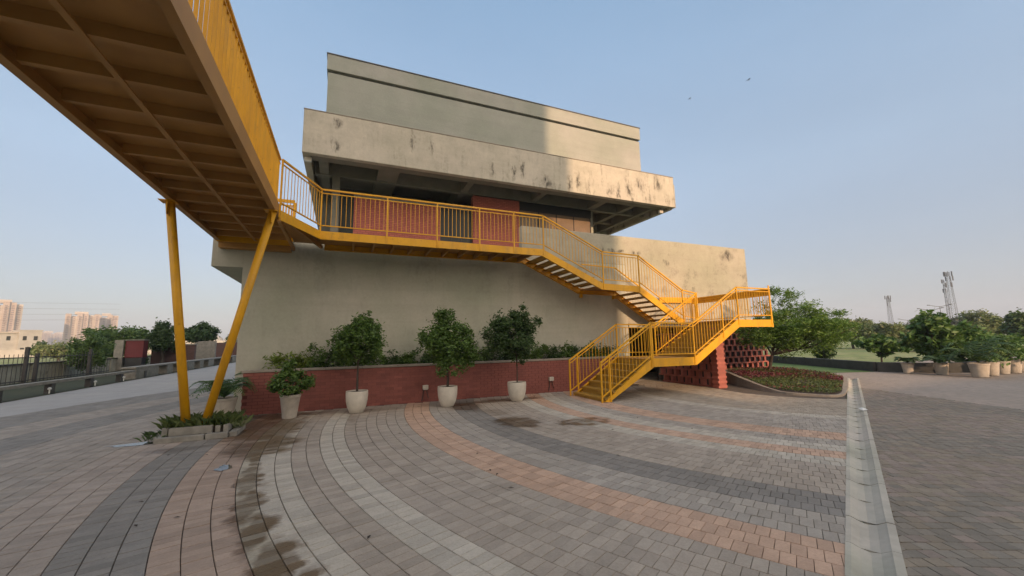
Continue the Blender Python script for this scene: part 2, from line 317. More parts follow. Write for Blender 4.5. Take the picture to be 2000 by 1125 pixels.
# puddle and damp patches: (x, y, rx, ry, strength)
WET = [(-1.35, 9.6, .75, 1.5, 1.0), (-1.15, 8.0, .55, .9, .9), (-1.3, 9.9, .5, 1.1, 1.0), (-1.08, 6.8, .09, .6, .75), (-.99, 6.0, .11, .6, .8), (-.84, 5.1, .13, .65, .85), (-.66, 4.4, .16, .5, .9), (-.42, 3.75, .17, .4, .9), (-.2, 3.3, .16, .25, .8),
       (.9, 10.7, .7, .22, .5), (2.95, 10.1, .42, .8, .9), (4.1, 10.6, 1.5, .25, .85), (3.35, 8.9, .3, .5, .5), (3.35, 7.7, .45, .6, .95), (4.55, 7.1, .62, .38, .75),
       (-2.4, 8.3, .5, .18, .6), (.25, 9.9, .12, .9, .35), (-1.5, 11.0, 1.3, .35, .9), (7.6, 10.3, .35, .2, .35)]
def paver_mat(name, col, rnd=.13):
    m, nt, N, L, bs = new_mat(name)
    g = N.new('ShaderNodeNewGeometry'); P = g.outputs['Position']
    nz = N.new('ShaderNodeTexNoise'); nz.inputs['Scale'].default_value = 3.2; nz.inputs['Detail'].default_value = 8; nz.inputs['Roughness'].default_value = .65; L.new(P, nz.inputs[0])
    off = N.new('ShaderNodeVectorMath'); off.operation = 'MULTIPLY_ADD'; L.new(nz.outputs['Color'], off.inputs[0]); off.inputs[1].default_value = (.5, .5, 0); L.new(P, off.inputs[2])
    sub = N.new('ShaderNodeVectorMath'); sub.operation = 'SUBTRACT'; L.new(off.outputs[0], sub.inputs[0]); sub.inputs[1].default_value = (.25, .25, 0)
    wet = None
    for (x, y, rx, ry, s) in WET:
        mp = N.new('ShaderNodeVectorMath'); mp.operation = 'SUBTRACT'; L.new(sub.outputs[0], mp.inputs[0]); mp.inputs[1].default_value = (x, y, 0)
        m2 = N.new('ShaderNodeVectorMath'); m2.operation = 'MULTIPLY'; L.new(mp.outputs[0], m2.inputs[0]); m2.inputs[1].default_value = (1/rx, 1/ry, 0)
        ln = N.new('ShaderNodeVectorMath'); ln.operation = 'LENGTH'; L.new(m2.outputs[0], ln.inputs[0])
        k = ramp(nt, ln.outputs['Value'], .70, 1.30, s, 0)
        wet = k if wet is None else math_n(nt, 'MAXIMUM', wet, k)
    r = objrnd(nt)
    wet = ramp(nt, math_n(nt, 'ADD', wet, ramp(nt, r, 0, 1, -.30, .30)), .25, .95)
    dirt = math_n(nt, 'MULTIPLY', ramp(nt, noise(nt, .45, 6, rough=.7), .42, .68), .32)
    col_d = tuple(x*y for x, y in zip(col, (.70, .64, .54)))
    c = mix(nt, ramp(nt, noise(nt, .8, 4), .35, .65, 0, .45), col, tuple(x*y for x, y in zip(col, (.84, .84, .82))))
    f = math_n(nt, 'MULTIPLY', ramp(nt, r, 0, 1, 1-rnd, 1+rnd), ramp(nt, noise(nt, 45, 4, rough=.7), .25, .75, .86, 1.12))
    f = math_n(nt, 'MULTIPLY', f, ramp(nt, noise(nt, 5.5, 5, rough=.7), .3, .7, .88, 1.08))
    c = mix(nt, dirt, c, col_d)
    c = mix(nt, math_n(nt, 'MULTIPLY', wet, .96), c, tuple(x*y for x, y in zip(col, (.27, .20, .13))))
    vm = N.new('ShaderNodeVectorMath'); vm.operation = 'SCALE'; L.new(c, vm.inputs[0]); L.new(f, vm.inputs['Scale'])
    L.new(vm.outputs[0], bs.inputs['Base Color'])
    L.new(ramp(nt, wet, 0, 1, .85, .38), bs.inputs['Roughness'])
    bump(nt, bs, math_n(nt, 'ADD', noise(nt, 60, 4), noise(nt, 9, 3)), .5, .008)
    return m
PC = {'grey': (.375, .318, .258), 'light': (.465, .415, .342), 'peach': (.50, .335, .235), 'dark': (.235, .214, .188), 'pink': (.375, .278, .212),
      'blue': (.36, .318, .268), 'warm': (.36, .305, .235), 'olive': (.42, .37, .285), 'pinkgrey': (.355, .295, .245), 'mid': (.325, .28, .235)}
PMN = list(PC); PM = {k: paver_mat('paver_'+k, v) for k, v in PC.items()}

# ------------------------------------------------------------------ ground
s_ = 2200
MB().add([(-s_, -s_, -.06), (s_, -s_, -.06), (s_, s_, -.06), (-s_, s_, -.06)], [(0, 1, 2, 3)]).build('ground', M['ground'])
tag(bpy.data.objects['ground'], kind='structure')
C0 = np.array([13.3, 8.3])
def disc(name, r, z, mat, n=160, c=C0):
    o = MB().add([(c[0]+r*math.cos(2*math.pi*i/n), c[1]+r*math.sin(2*math.pi*i/n), z) for i in range(n)], [tuple(range(n))]).build(name, mat)
    return tag(o, kind='structure')
# concrete road left of the plaza
o = MB().add([(-10.0, -30, -.02), (-3, -30, -.02), (-2.4, 90, -.02), (-9.6, 90, -.02)], [(0, 1, 2, 3)]).build('road', M['road']); tag(o, kind='structure')
o = MB()
for yy in (3.5, 8.9, 14.6, 20.4, 27, 34, 42): o.add([(-10, yy, -.0165), (-4, yy-.5, -.0165), (-4, yy-.48, -.0165), (-10, yy+.02, -.0165)], [(0, 1, 2, 3)])
o = o.build('road_joint', M['bed'], bpy.data.objects['road'])
o = MB().add([(-10.0, -30, -.03), (-10, 95, -.03), (-15, 100, -.03), (-15, -30, -.03)], [(3, 2, 1, 0)][::-1]).build('verge', M['verge']); tag(o, kind='structure')

# gutter line and paving extents
G0 = np.array([3.245, 1.846]); G1 = np.array([17.46, 9.05]); GD = (G1-G0)/np.linalg.norm(G1-G0); GN = np.array([-GD[1], GD[0]])
def gside(P): return (P-G0) @ GN          # >0 : plaza side
RING = [(0, 5.1, 'warm'), (5.1, 5.5, 'light'), (5.5, 6.75, 'blue'), (6.75, 7.43, 'peach'), (7.43, 7.73, 'blue'), (7.73, 8.14, 'light'), (8.14, 8.68, 'peach'), (8.68, 9.05, 'light'),
        (9.05, 10.2, 'grey'), (10.2, 10.8, 'dark'), (10.8, 11.4, 'blue'), (11.4, 12.0, 'peach'), (12.0, 13.2, 'grey'), (13.2, 13.6, 'light'), (13.6, 14.0, 'grey'),
        (14.0, 14.4, 'light'), (14.4, 14.6, 'olive'), (14.6, 15.2, 'pink'), (15.2, 15.8, 'dark'), (15.8, 16.6, 'pinkgrey'), (16.6, 18.2, 'mid'), (18.2, 19.2, 'dark'), (19.2, 20.2, 'mid'), (20.2, 21.8, 'dark')]
def ringcol(r):
    for a, b, n in RING:
        if a <= r < b: return n
    return 'grey'
quads = []; cidx = []; ctr = []; ang = []
rng = np.random.RandomState(3)
for k in range(12, 109):
    r0 = .2*k; r1 = r0+.2; rm = r0+.1
    tl = .105 if rm < 17 else .21
    n = int(2*math.pi*rm/tl); th = (np.arange(n)+(.5 if k % 2 else 0)+rng.rand()*.3)*2*math.pi/n; dt = 2*math.pi/n
    cen = np.stack([C0[0]+rm*np.cos(th), C0[1]+rm*np.sin(th)], 1)
    ok = (cen[:, 1] > -1.5) & (gside(cen) > -.11) & ((cen[:, 1] < 11.38) | (cen[:, 0] < -2.6) | ((cen[:, 0] > 10.0) & (cen[:, 1] < 15.5)))
    ok &= ~((cen[:, 0] > -2.9) & (cen[:, 0] < -1.75) & (cen[:, 1] > 8.95) & (cen[:, 1] < 9.6))
    ok &= (cen[:, 0] < 17.5) & (cen[:, 1] < 26)
    ok &= ~((np.abs(cen[:, 0]-14.9) < 1.2) & (cen[:, 1] > 8.2) & (cen[:, 1] < 11))
    th = th[ok]; cen = cen[ok]
    gp = .003
    for s1, rr in ((0, r0+gp), (0, r1-gp), (1, r1-gp), (1, r0+gp)): pass
    ta = th-dt/2+.0015/rm; tb = th+dt/2-.0015/rm
    q = np.stack([np.stack([C0[0]+rr*np.cos(t), C0[1]+rr*np.sin(t)], 1) for rr, t in ((r0+gp, ta), (r1-gp, ta), (r1-gp, tb), (r0+gp, tb))], 1)
    quads.append(q); ctr.append(cen); ang.append(th); cidx += [PMN.index(ringcol(rm))]*len(th)
quads = np.concatenate(quads); ctr = np.concatenate(ctr); ang = np.concatenate(ang); cidx = np.array(cidx)

def paver_stuff(name, Q, ci, parent, z=0.0, mats=None):
    n = len(Q); cen = Q.mean(1, keepdims=True); inn = cen+(Q-cen)*.975
    dz = (rng.rand(n, 1)-.5)*.004; tilt = (rng.rand(n, 4)-.5)*.0025
    lo = np.concatenate([Q, np.full((n, 4, 1), z-.012)], 2); hi = np.concatenate([inn, (z+dz+tilt)[:, :, None]], 2)
    V = np.concatenate([lo, hi], 1).reshape(-1, 3)
    T = np.array([[7, 6, 5, 4], [0, 4, 5, 1], [1, 5, 6, 2], [2, 6, 7, 3], [3, 7, 4, 0]])
    # orientation check
    a = Q[0, 1]-Q[0, 0]; b = Q[0, 2]-Q[0, 1]
    if a[0]*b[1]-a[1]*b[0] > 0: T = T[:, ::-1]
    Fc = (np.arange(n)[:, None, None]*8+T[None]).reshape(-1, 4)
    me = npmesh(name, V, Fc, mats or [PM[k] for k in PMN], rnd=np.repeat(rng.rand(n), 5), midx=np.repeat(ci, 5))
    o = link(name, me, parent); return tag(o, kind='stuff')
def paver_box(name, a, b, mat):        # one paver, a x b, shared mesh
    V = []; 
    for f, z in ((1, -.03), (1, -.005), (.975, 0)):
        V += [(-a/2*f, -b/2*f, z), (a/2*f, -b/2*f, z), (a/2*f, b/2*f, z), (-a/2*f, b/2*f, z)]
    F = [(8, 9, 10, 11)]+[(k*4+i, k*4+(i+1) % 4, k*4+4+(i+1) % 4, k*4+4+i) for k in (0, 1) for i in range(4)]
    return npmesh(name, V, F, mat)
def nearest_in_view(ctr, n=300):
    d = np.hypot(ctr[:, 0], ctr[:, 1]); idx = np.argsort(d); out = []
    for i in idx:
        if vis((ctr[i, 0], ctr[i, 1], 0), 40): out.append(i)
        if len(out) >= n: break
    return np.array(out)
plaza = disc('plaza_paving', 21.9, -.014, M['bed'])
# cut the bedding sheet so that it stays on the plaza side of the channel
me = plaza.data
n = 160; pts = [C0+21.85*np.array([math.cos(2*math.pi*i/n), math.sin(2*math.pi*i/n)]) for i in range(n)]
pts = [p for p in pts if gside(p) > .02 and p[1] > -3 and p[0] < 17.6]
a_ = G0-GD*5.2+GN*.02; b_ = G1+GN*.02
poly = sorted([tuple(p) for p in pts]+[tuple(a_), tuple(b_), (17.5, 20)], key=lambda p: math.atan2(p[1]-10, p[0]-4))
plaza.data = MB().add([(x, y, -.014) for x, y in poly], [tuple(range(len(poly)))]).mesh('plaza_paving', M['bed'])
_gq = gside(quads.reshape(-1, 2)).reshape(-1, 4); quads = quads+np.clip(-.004-_gq, 0, None)[..., None]*GN
near = nearest_in_view(ctr, 420); near = near[gside(ctr[near]) > .12][:300]; mask = np.zeros(len(ctr), bool); mask[near] = True
pm = {k: paver_box('paver', .194, .1015, PM[k]) for k in PMN}
for i in near:
    link('paver', pm[PMN[cidx[i]]], plaza, (ctr[i, 0], ctr[i, 1], (rng.rand()-.5)*.004), (0, 0, ang[i]))
paver_stuff('paver_field', quads[~mask], cidx[~mask], plaza)

# right hand court : staggered small setts laid across
court = tag(MB().add([(*(G0-GD*5+GN*-.30), -.016), (14, -20, -.016), (34, -12, -.016), (34, 8.1, -.016), (24.3, 8.1, -.016), (22.9, 8.6, -.016), (22.0, 10.25, -.016), (20.1, 11.3, -.016), (19.4, 14.6, -.016), (16.9, 14.6, -.016), (16.6, 11.1, -.016), (*(G1+GN*.3), -.016), (*(G1+GN*-.30), -.016)], [tuple(range(13))]).build('court_paving', M['pinkpave']), kind='structure')
rd = np.array([.9, -.435]); rd /= np.linalg.norm(rd); rn = np.array([-rd[1], rd[0]])
sa, sb = .122, .116
I, J = np.meshgrid(np.arange(-70, 150), np.arange(-60, 130))
cc = (I[..., None]+.5*(J[..., None] % 2)+.12*np.sin(J[..., None]*.7))*sa*rd+J[..., None]*sb*rn+np.array([3.7, 1.7])
cc = cc.reshape(-1, 2)
B0 = np.array([13.38, 3.75]); B1 = np.array([15.3, 8.2]); BN = np.array([B1[1]-B0[1], -(B1[0]-B0[0])]); BN = BN/np.linalg.norm(BN)
ok = (gside(cc) < -.23) & (cc[:, 1] > -6) & (((cc-B0) @ BN) < -.05) & (np.hypot(cc[:, 0], cc[:, 1]) < 19)
vv = np.array([bool(vis((p[0], p[1], 0), 200)) for p in cc[ok]])
cc = cc[ok][vv]
court_bed = MB().add([(*(G0-GD*5+GN*-.30), -.012), (4, -7, -.012), (*(B0-(B1-B0)*2.4), -.012), (*B0, -.012), (*(G0+GD*12.9+GN*-.30), -.012)], [(0, 1, 2, 3, 4)]).build('bedding', M['bed'], court)
cz = np.stack([cc+sa/2*.965*u*rd+sb/2*.965*v*rn for u, v in ((-1, -1), (1, -1), (1, 1), (-1, 1))], 1)
_gc = gside(cz.reshape(-1, 2)).reshape(-1, 4); cz = cz+np.clip(-.325-_gc, None, 0)[..., None]*GN
near2 = nearest_in_view(cc, 400); near2 = near2[gside(cc[near2]) < -.45][:300]; mk = np.zeros(len(cc), bool); mk[near2] = True
tone = (np.sin(cc[:, 0]*1.3+cc[:, 1]*.9)+rng.randn(len(cc))*.7 > .3)
ci2 = np.where(tone, PMN.index('mid'), np.where(rng.rand(len(cc)) > .5, PMN.index('warm'), PMN.index('pinkgrey')))
CM = {'mid': paver_mat('sett_grey', (.225, .195, .155)), 'warm': paver_mat('sett_warm', (.255, .21, .155)), 'pinkgrey': paver_mat('sett_pink', (.27, .215, .175))}
pm2 = {k: paver_box('sett', sa*.965, sb*.965, CM[k]) for k in ('mid', 'warm', 'pinkgrey')}
ra = math.atan2(rd[1], rd[0])
for i in near2: link('sett', pm2[PMN[ci2[i]]], court, (cc[i, 0], cc[i, 1], (rng.rand()-.5)*.004), (0, 0, ra))
paver_stuff('sett_field', cz[~mk], ci2[~mk], court, mats=[CM.get(k, CM['mid']) for k in PMN])

# concave drain channel in cast segments
chan = empty('drain_channel', (*G0, 0), kind='structure')
prof = [(0.0, -.03), (0.0, .004), (-.035, .003), (-.09, -.022), (-.15, -.036), (-.21, -.024), (-.262, .003), (-.275, .012), (-.33, .010), (-.335, -.03)]
def channel_mesh(L_, jit):
    V = []; n = len(prof)
    for x in (0, L_): V += [(x, a, b) for a, b in prof]
    F = [(i, n+i, n+i+1, i+1) for i in range(n-1)]+[tuple(reversed(range(n))), tuple(range(n, 2*n))]
    F = [tuple(reversed(f)) for f in F]
    return npmesh('channel_segment', V, F, M['channel'])
cm = channel_mesh(.592, 0)
ga = math.atan2(GD[1], GD[0])
for k in range(-6, 27):
    p = GD*(k*.603)
    link('channel_segment', cm, chan, (p[0], p[1], (rng.rand()-.5)*.005), (0, 0, ga+(rng.rand()-.5)*.006))
litter = MB(); 
litter.add([(10.35, 5.15, .02), (10.5, 5.13, .03), (10.56, 5.24, .025), (10.42, 5.27, .05), (10.45, 5.2, .075)], [(0, 1, 4), (1, 2, 4), (2, 3, 4), (3, 0, 4), (0, 3, 2, 1)])
tag(litter.build('crumpled_paper', M['white']), 'small crumpled white paper lying in the concrete drain channel', 'litter')

# ------------------------------------------------------------------ main building
YW, YP, YU = 12.2, 15.6, 17.8
bld = empty('concrete_building', (5, YW, 0), 'grey concrete building with stained overhanging upper floor behind the yellow stair', 'building')
def P(name, mb, mat, bevel=0, parent=None):
    o = mb.build(name, mat, parent or bld, bevel=bevel)
    o.location = -Vector((5, YW, 0)) if parent is None else (0, 0, 0)
    return o
XL, XR, XU = -2.47, 16.88, 10.0
# lower storey: left part full height, right part hangs over an undercroft
P('lower_wall', MB().box(XL, XU, YW, 40, -.05, 4.475), M['wall'])
o = MB().prism_y([(XU, 2.2), (16.88, 2.2), (16.88, 5.62), (5.62, 5.62), (5.62, 4.477), (XU, 4.477)], YW+.001, YW+.25)
P('terrace_parapet', o, M['wall_low'], .015)
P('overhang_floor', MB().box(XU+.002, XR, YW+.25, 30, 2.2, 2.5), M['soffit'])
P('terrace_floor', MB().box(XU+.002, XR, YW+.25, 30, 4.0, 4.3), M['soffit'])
P('side_parapet', MB().box(16.63, XR, YW+.25, 30, 2.2, 5.62), M['wall_low'])
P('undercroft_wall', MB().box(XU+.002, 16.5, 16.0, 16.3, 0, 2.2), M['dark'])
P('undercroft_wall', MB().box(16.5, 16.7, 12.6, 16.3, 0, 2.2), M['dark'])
P('undercroft_lintel', MB().box(XU+.01, 17.5, YW-.05, YW+.06, 2.06, 2.197), M['wall'])
P('side_slab', MB().box(-3.16, XL-.002, YW, 38, 3.68, 4.42), M['wall'], .01)
# upper volume
P('upper_wall', MB().box(-.98, 16.24, YU+.05, 34, 10.1, 13.5), M['upper'])
P('shadow_gap', MB().box(-.95, 16.21, YU+.16, 33.9, 13.5, 13.62), M['groove'])
P('roof_band', MB().box(-1.03, 16.29, YU, 34.1, 13.62, 14.36), M['upper'], .02)
P('roof_flashing', MB().box(-1.06, 16.32, YU-.03, 34.1, 14.363, 14.40), M['mast'])
# stained parapet ring with soffit beams
P('fascia', MB().box(-1.6, 16.40, YP, YP+.25, 8.65, 10.34), M['parapet'], .02)
P('fascia_coping', MB().box(-1.61, 16.41, YP-.012, YP+.26, 10.343, 10.37), M['coping'])
P('side_fascia', MB().box(-1.6, -1.35, YP+.25, 33, 8.65, 10.34), M['parapet'])
P('side_fascia', MB().box(16.2, 16.42, YP+.25, 33, 8.60, 10.34), M['parapet'])
P('corner_plate', MB().box(16.425, 16.47, YP+.02, YP+.6, 8.66, 9.95), M['parapet'])
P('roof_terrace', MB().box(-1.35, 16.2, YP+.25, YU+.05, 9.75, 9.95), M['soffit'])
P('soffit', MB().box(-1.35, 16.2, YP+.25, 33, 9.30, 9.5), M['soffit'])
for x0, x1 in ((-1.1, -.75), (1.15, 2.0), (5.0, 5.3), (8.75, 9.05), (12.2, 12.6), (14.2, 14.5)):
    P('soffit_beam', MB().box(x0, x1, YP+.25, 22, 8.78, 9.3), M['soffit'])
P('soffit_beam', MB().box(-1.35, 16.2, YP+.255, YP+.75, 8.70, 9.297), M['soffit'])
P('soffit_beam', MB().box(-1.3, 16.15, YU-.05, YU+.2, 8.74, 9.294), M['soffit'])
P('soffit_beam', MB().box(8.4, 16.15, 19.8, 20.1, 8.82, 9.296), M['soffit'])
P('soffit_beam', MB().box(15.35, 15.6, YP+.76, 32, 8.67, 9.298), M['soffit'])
# recessed storey
P('recess_wall', MB().box(-1.2, 12.6, 20.6, 20.9, 4.3, 9.3), M['soffit'])
P('recess_wall', MB().box(12.6, 16.2, 21.3, 21.6, 4.3, 9.3), M['wall'])
P('recess_column', MB().box(12.62, 12.95, 18.35, 18.8, 4.3, 9.29), M['wall'])
P('side_column', MB().box(-.62, -.32, YU-.1, YU+.4, 4.3, 8.735), M['soffit'])
P('brick_panel', MB().box(.27, 4.03, YU, YU+.3, 4.3, 7.93), M['brick_far'])
P('brick_panel', MB().box(5.62, 8.08, YU-.05, YU+.3, 4.3, 8.68), M['brick_far'])
P('lintel', MB().box(.25, 5.6, YU+.02, YU+.32, 7.933, 8.15), M['soffit'])
def window(x0, x1, z0, z1, y, nx, frm=.05, mat='glass'):
    f = MB(); f.box(x0, x1, y, y+.06, z0, z0+frm); f.box(x0, x1, y, y+.06, z1-frm, z1)
    for i in range(nx+1):
        xx = x0+(x1-x0-frm)*i/nx; f.box(xx, xx+frm, y-.003, y+.057, z0+frm, z1-frm)
    fo = P('window', f, M['dark'])
    wx = (x1-x0-frm)/nx
    for i in range(nx):
        pn = MB().box(x0+wx*i+frm, x0+wx*(i+1), y+.02, y+.035, z0+frm, z1-frm).build('pane', M[mat], fo)
window(-.3, .25, 4.3, 8.3, YU+.1, 1)
window(4.05, 5.6, 4.3, 7.93, YU+.12, 3)
window(8.12, 12.45, 5.4, 8.3, YU+.05, 4, .04, 'bronze')
P('panel_band', MB().box(8.1, 12.5, YU+.06, YU+.3, 8.303, 9.29), M['dark'])
for (x, y, z) in ((-1.42, YP+.42, 8.55), (15.85, YP+.5, 8.50)):
    f = P('floodlight', MB().box(x-.12, x+.12, y-.06, y+.06, z-.08, z+.1), M['white'], .01)
    g_ = MB().box(x-.10, x+.10, y-.072, y-.062, z-.06, z+.08).build('floodlight_glass', M['pot'], f)
    MB().box(x-.02, x+.02, y-.02, y+.02, z+.1, 8.68).build('floodlight_bracket', M['darkmetal'], f)
rt = empty('roof_frame', (17.3, 26, 5.0), 'small grey metal roof frame just beyond the right end of the building', 'roof frame')
f = MB()
for i in range(6): f.bar((-.5, 0, i*.16), (1.0, 0, i*.16+.02), .04, .03)
for x in (-.4, .9): f.bar((x, 0, -5), (x, 0, .95), .05, .05)
f.build('louvre_rack', M['mast'], rt)

# ------------------------------------------------------------------ railing kit
BAL = {}
def baluster_mesh(h, flat, mat):
    k = (round(h, 3), flat, mat)
    if k not in BAL:
        m_ = MB()
        if flat: m_.box(-.018, .018, -.004, .004, 0, h)
        else: m_.box(-.006, .006, -.006, .006, 0, h)
        BAL[k] = m_.mesh('baluster', M[mat])
    return BAL[k]
def railing(parent, pts, h=1.08, spacing=.115, flat=False, mat='yellow', low=.14, posts=True, pr=.018, rot=0, first=True, post_ids=None, extra_posts=None):
    """pts: floor-level polyline"""
    pts = [Vector(p) for p in pts]; up = Vector((0, 0, 1))
    r_ = MB()
    for hh, wd in ((h, .042), (h-.095, .027), (low, .03)):
        for a, b in zip(pts[:-1], pts[1:]):
            d = (b-a).normalized()*.015
            r_.bar(a+up*hh-d, b+up*hh+d, wd, wd*.85 if hh < h else .04)
    ro = r_.build('railing', M[mat], parent)
    pm_ = MB().box(-pr, pr, -pr, pr, -.18, h-.02).mesh('post', M[mat])
    pl = list(pts) if posts else []
    if extra_posts: pl += [Vector(p) for p in extra_posts]
    for p in pl: link('post', pm_, ro, p)
    hb = h-.095-low; bm_ = baluster_mesh(hb, flat, mat)
    for a, b in zip(pts[:-1], pts[1:]):
        L_ = (Vector((b.x, b.y, 0))-Vector((a.x, a.y, 0))).length; n = max(1, int(L_/spacing))
        for i in range(1, n):
            p = a.lerp(b, i/n); link('baluster', bm_, ro, (p.x, p.y, p.z+low), (0, 0, rot if flat else math.atan2(b.y-a.y, b.x-a.x)))
    return ro

# ------------------------------------------------------------------ footbridge overhead
BX0, BX1, BZ = -3.03, -1.31, 4.3
br = empty('footbridge', (-2.17, 9.2, 0), 'yellow steel footbridge passing overhead on V shaped columns', 'footbridge')
bo = Vector((-2.17, 9.2, 0))
def B(name, mb, mat='yellow', bevel=0): o = mb.build(name, M[mat], br, bevel=bevel); o.location = -bo; return o
B('side_beam', MB().box(BX1-.012, BX1, -24, 9.25, BZ, BZ+.26).box(BX1-.10, BX1-.012, -24, 9.25, BZ, BZ+.012), 'yellow_dull')
B('side_beam', MB().box(BX0, BX0+.012, -24, YW-.01, BZ, BZ+.26).box(BX0+.012, BX0+.10, -24, YW-.01, BZ, BZ+.012), 'yellow_dull')
B('end_beam', MB().box(BX0+.013, BX1-.013, YW-.30, YW-.27, BZ-.02, BZ+.199), 'yellow')
B('deck_plate', MB().box(BX0+.013, BX1-.013, -24, YW-.012, BZ+.2, BZ+.25), 'yellow_dull')
cb = MB().box(BX0+.105, BX1-.105, -.035, .035, BZ+.06, BZ+.199).mesh('cross_beam', M['yellow_dull'])
for i in range(52): link('cross_beam', cb, br, Vector((0, 11.6-i*.66, 0))-bo)
B('centre_beam', MB().box(-2.20, -2.14, -24, 11.9, BZ+.04, BZ+.059), 'yellow_dull')
legs = (((-2.56, 9.25, .16), (-3.0, 8.9, BZ)), ((-2.30, 9.25, .16), (-1.36, 8.9, BZ)))
for a, b in legs:
    a = Vector(a)-bo; b = Vector(b)-bo
    c = MB().tube([a, b], .071, 20).build('column', M['yellow'], br, smooth=False)
    for p in c.data.polygons: p.use_smooth = len(p.vertices) == 4
    MB().box(b.x-.14, b.x+.10, b.y-.12, b.y+.12, b.z-.016, b.z-.002).build('end_plate', M['yellow'], c)
    MB().box(b.x-.01, b.x+.0, b.y-.11, b.y+.11, b.z-.26, b.z-.017).build('gusset', M['yellow'], c)
rl = railing(br, [Vector((BX1-.03, -10, BZ+.26))-bo, Vector((BX1-.03, 9.22, BZ+.26))-bo], h=.98, spacing=.13, flat=True, mat='yellow', low=.03, posts=False)
rl2 = railing(br, [Vector((BX0+.03, -6, BZ+.26))-bo, Vector((BX0+.03, YW-.05, BZ+.26))-bo], h=.98, spacing=.16, flat=True, mat='yellow', low=.03, posts=False)

# ------------------------------------------------------------------ walkway and stair
st = empty('walkway_stair', (6.3, 9.6, 0), 'yellow steel walkway with long switchback staircase along the building front', 'staircase')
so_ = Vector((6.3, 9.6, 0))
def S(name, mb, mat='yellow'): o = mb.build(name, M[mat], st); o.location = -so_; return o
YN = 10.75                         # near edge of walkway and upper lane
DZ = 4.46
def plate(poly, y, t=.012): return MB().prism_y(poly, y, y+t)
def stringer_poly(top, depth):
    """top polyline (x,z) left to right -> closed band of given perpendicular-ish depth"""
    n = len(top); low = []
    for i, (x, z) in enumerate(top):
        if i == 0: d = Vector((top[1][0]-x, top[1][1]-z))
        elif i == n-1: d = Vector((x-top[-2][0], z-top[-2][1]))
        else:
            d1 = Vector((x-top[i-1][0], z-top[i-1][1])).normalized(); d2 = Vector((top[i+1][0]-x, top[i+1][1]-z)).normalized(); d = d1+d2
            nrm = Vector((d.y, -d.x)).normalized(); k = depth/max(.3, nrm.dot(Vector((d1.y, -d1.x)))); low.append((x+nrm.x*k, z+nrm.y*k)); continue
        nrm = Vector((d.y, -d.x)).normalized(); low.append((x+nrm.x*depth, z+nrm.y*depth))
    return low+list(reversed(top))
def stringer(top, y, depth, name='stringer', flange=.07, sgn=1, cut=None):
    pts = stringer_poly(top, depth)
    if cut is not None: pts = [(x, max(z, cut)) for x, z in pts]
    m_ = MB().prism_y(pts, y, y+.012)
    # flanges
    n = len(top); low = pts[:n]
    y0, y1 = (y+.012, y+.012+flange) if sgn > 0 else (y-flange, y)
    for pl, off in ((top, -.011), (low, .011)):
        for a, b in zip(pl[:-1], pl[1:]):
            m_.bar((a[0], (y0+y1)/2, a[1]+off), (b[0], (y0+y1)/2, b[1]+off), flange, .01)
    return S(name, m_)
# walkway
upper_top = [(-.60, DZ), (5.68, DZ), (7.88, 3.47), (9.41, 3.43), (11.33, 2.26)]
stringer(upper_top, YN, .21)
stringer([(-.55, DZ), (5.60, DZ), (7.80, 3.47), (9.33, 3.43), (11.25, 2.30)], YW-.10, .2, sgn=-1)
# skew piece from bridge corner to walkway
c0 = Vector((BX1, 9.28, 0)); c1 = Vector((-.60, YN, 0))
S('stringer', MB().bar((c0.x, c0.y, DZ-.105), (c1.x, c1.y, DZ-.105), .012, .21))
S('deck_plate', MB().prism_z([(BX1, 9.29), (-.59, YN+.013), (5.68, YN+.013), (5.68, YW-.10), (BX1, YW-.10)], DZ-.03, DZ-.008), 'yellow_dull')
jb = MB().box(-.03, .03, YN+.02, YW-.11, DZ-.17, DZ-.032).mesh('joist', M['yellow_dull'])
for i in range(11): link('joist', jb, st, Vector((.2+i*.52, 0, 0))-so_)
S('diagonal_beam', MB().box(BX1-.03, BX1+.03, 9.3, YW-.02, BZ-.09, BZ-.002), 'yellow_dull')
S('diagonal_beam', MB().bar((BX1+.04, 9.42, BZ+.04), (-.62, YW-.15, BZ+.04), .06, .10), 'yellow_dull')
S('bearing_beam', MB().box(BX0+.05, BX1-.05, YW-.25, YW-.02, BZ-.16, BZ-.003), 'yellow_dull')
# landing C and flights of the upper lane
S('landing_plate', MB().box(7.84, 9.40, YN+.013, YW-.11, 3.40, 3.42), 'yellow_dull')
def flight(xa, za, xb, zb, y0, y1, n, name='tread'):
    for i in range(n):
        t = (i+.5)/n; x = xa+(xb-xa)*t; z = za+(zb-za)*((i+1)/(n+1)) if True else 0
        w_ = abs(xb-xa)/n
        m_ = MB().box(x-w_*.52, x+w_*.52, y0, y1, z-.028, z-.003)
        sx = -1 if (zb-za)*(xb-xa) > 0 else 1
        e = x+sx*w_*.52
        m_.box(min(e, e+sx*.01), max(e, e+sx*.01), y0, y1, z-.05, z)
        S(name, m_, 'tread')
flight(5.72, 4.42, 7.84, 3.42, YN+.014, YW-.112, 7)
flight(9.42, 3.42, 11.25, 2.2, YN+.014, YW-.112, 7)
# landing B
ZB = 2.19
S('landing_plate', MB().box(11.35, 13.25, 8.845, YW-.11, ZB-.03, ZB-.008), 'yellow_dull')
S('landing_beam', MB().box(13.25, 13.265, 8.83, YW-.10, ZB-.22, ZB+.005))
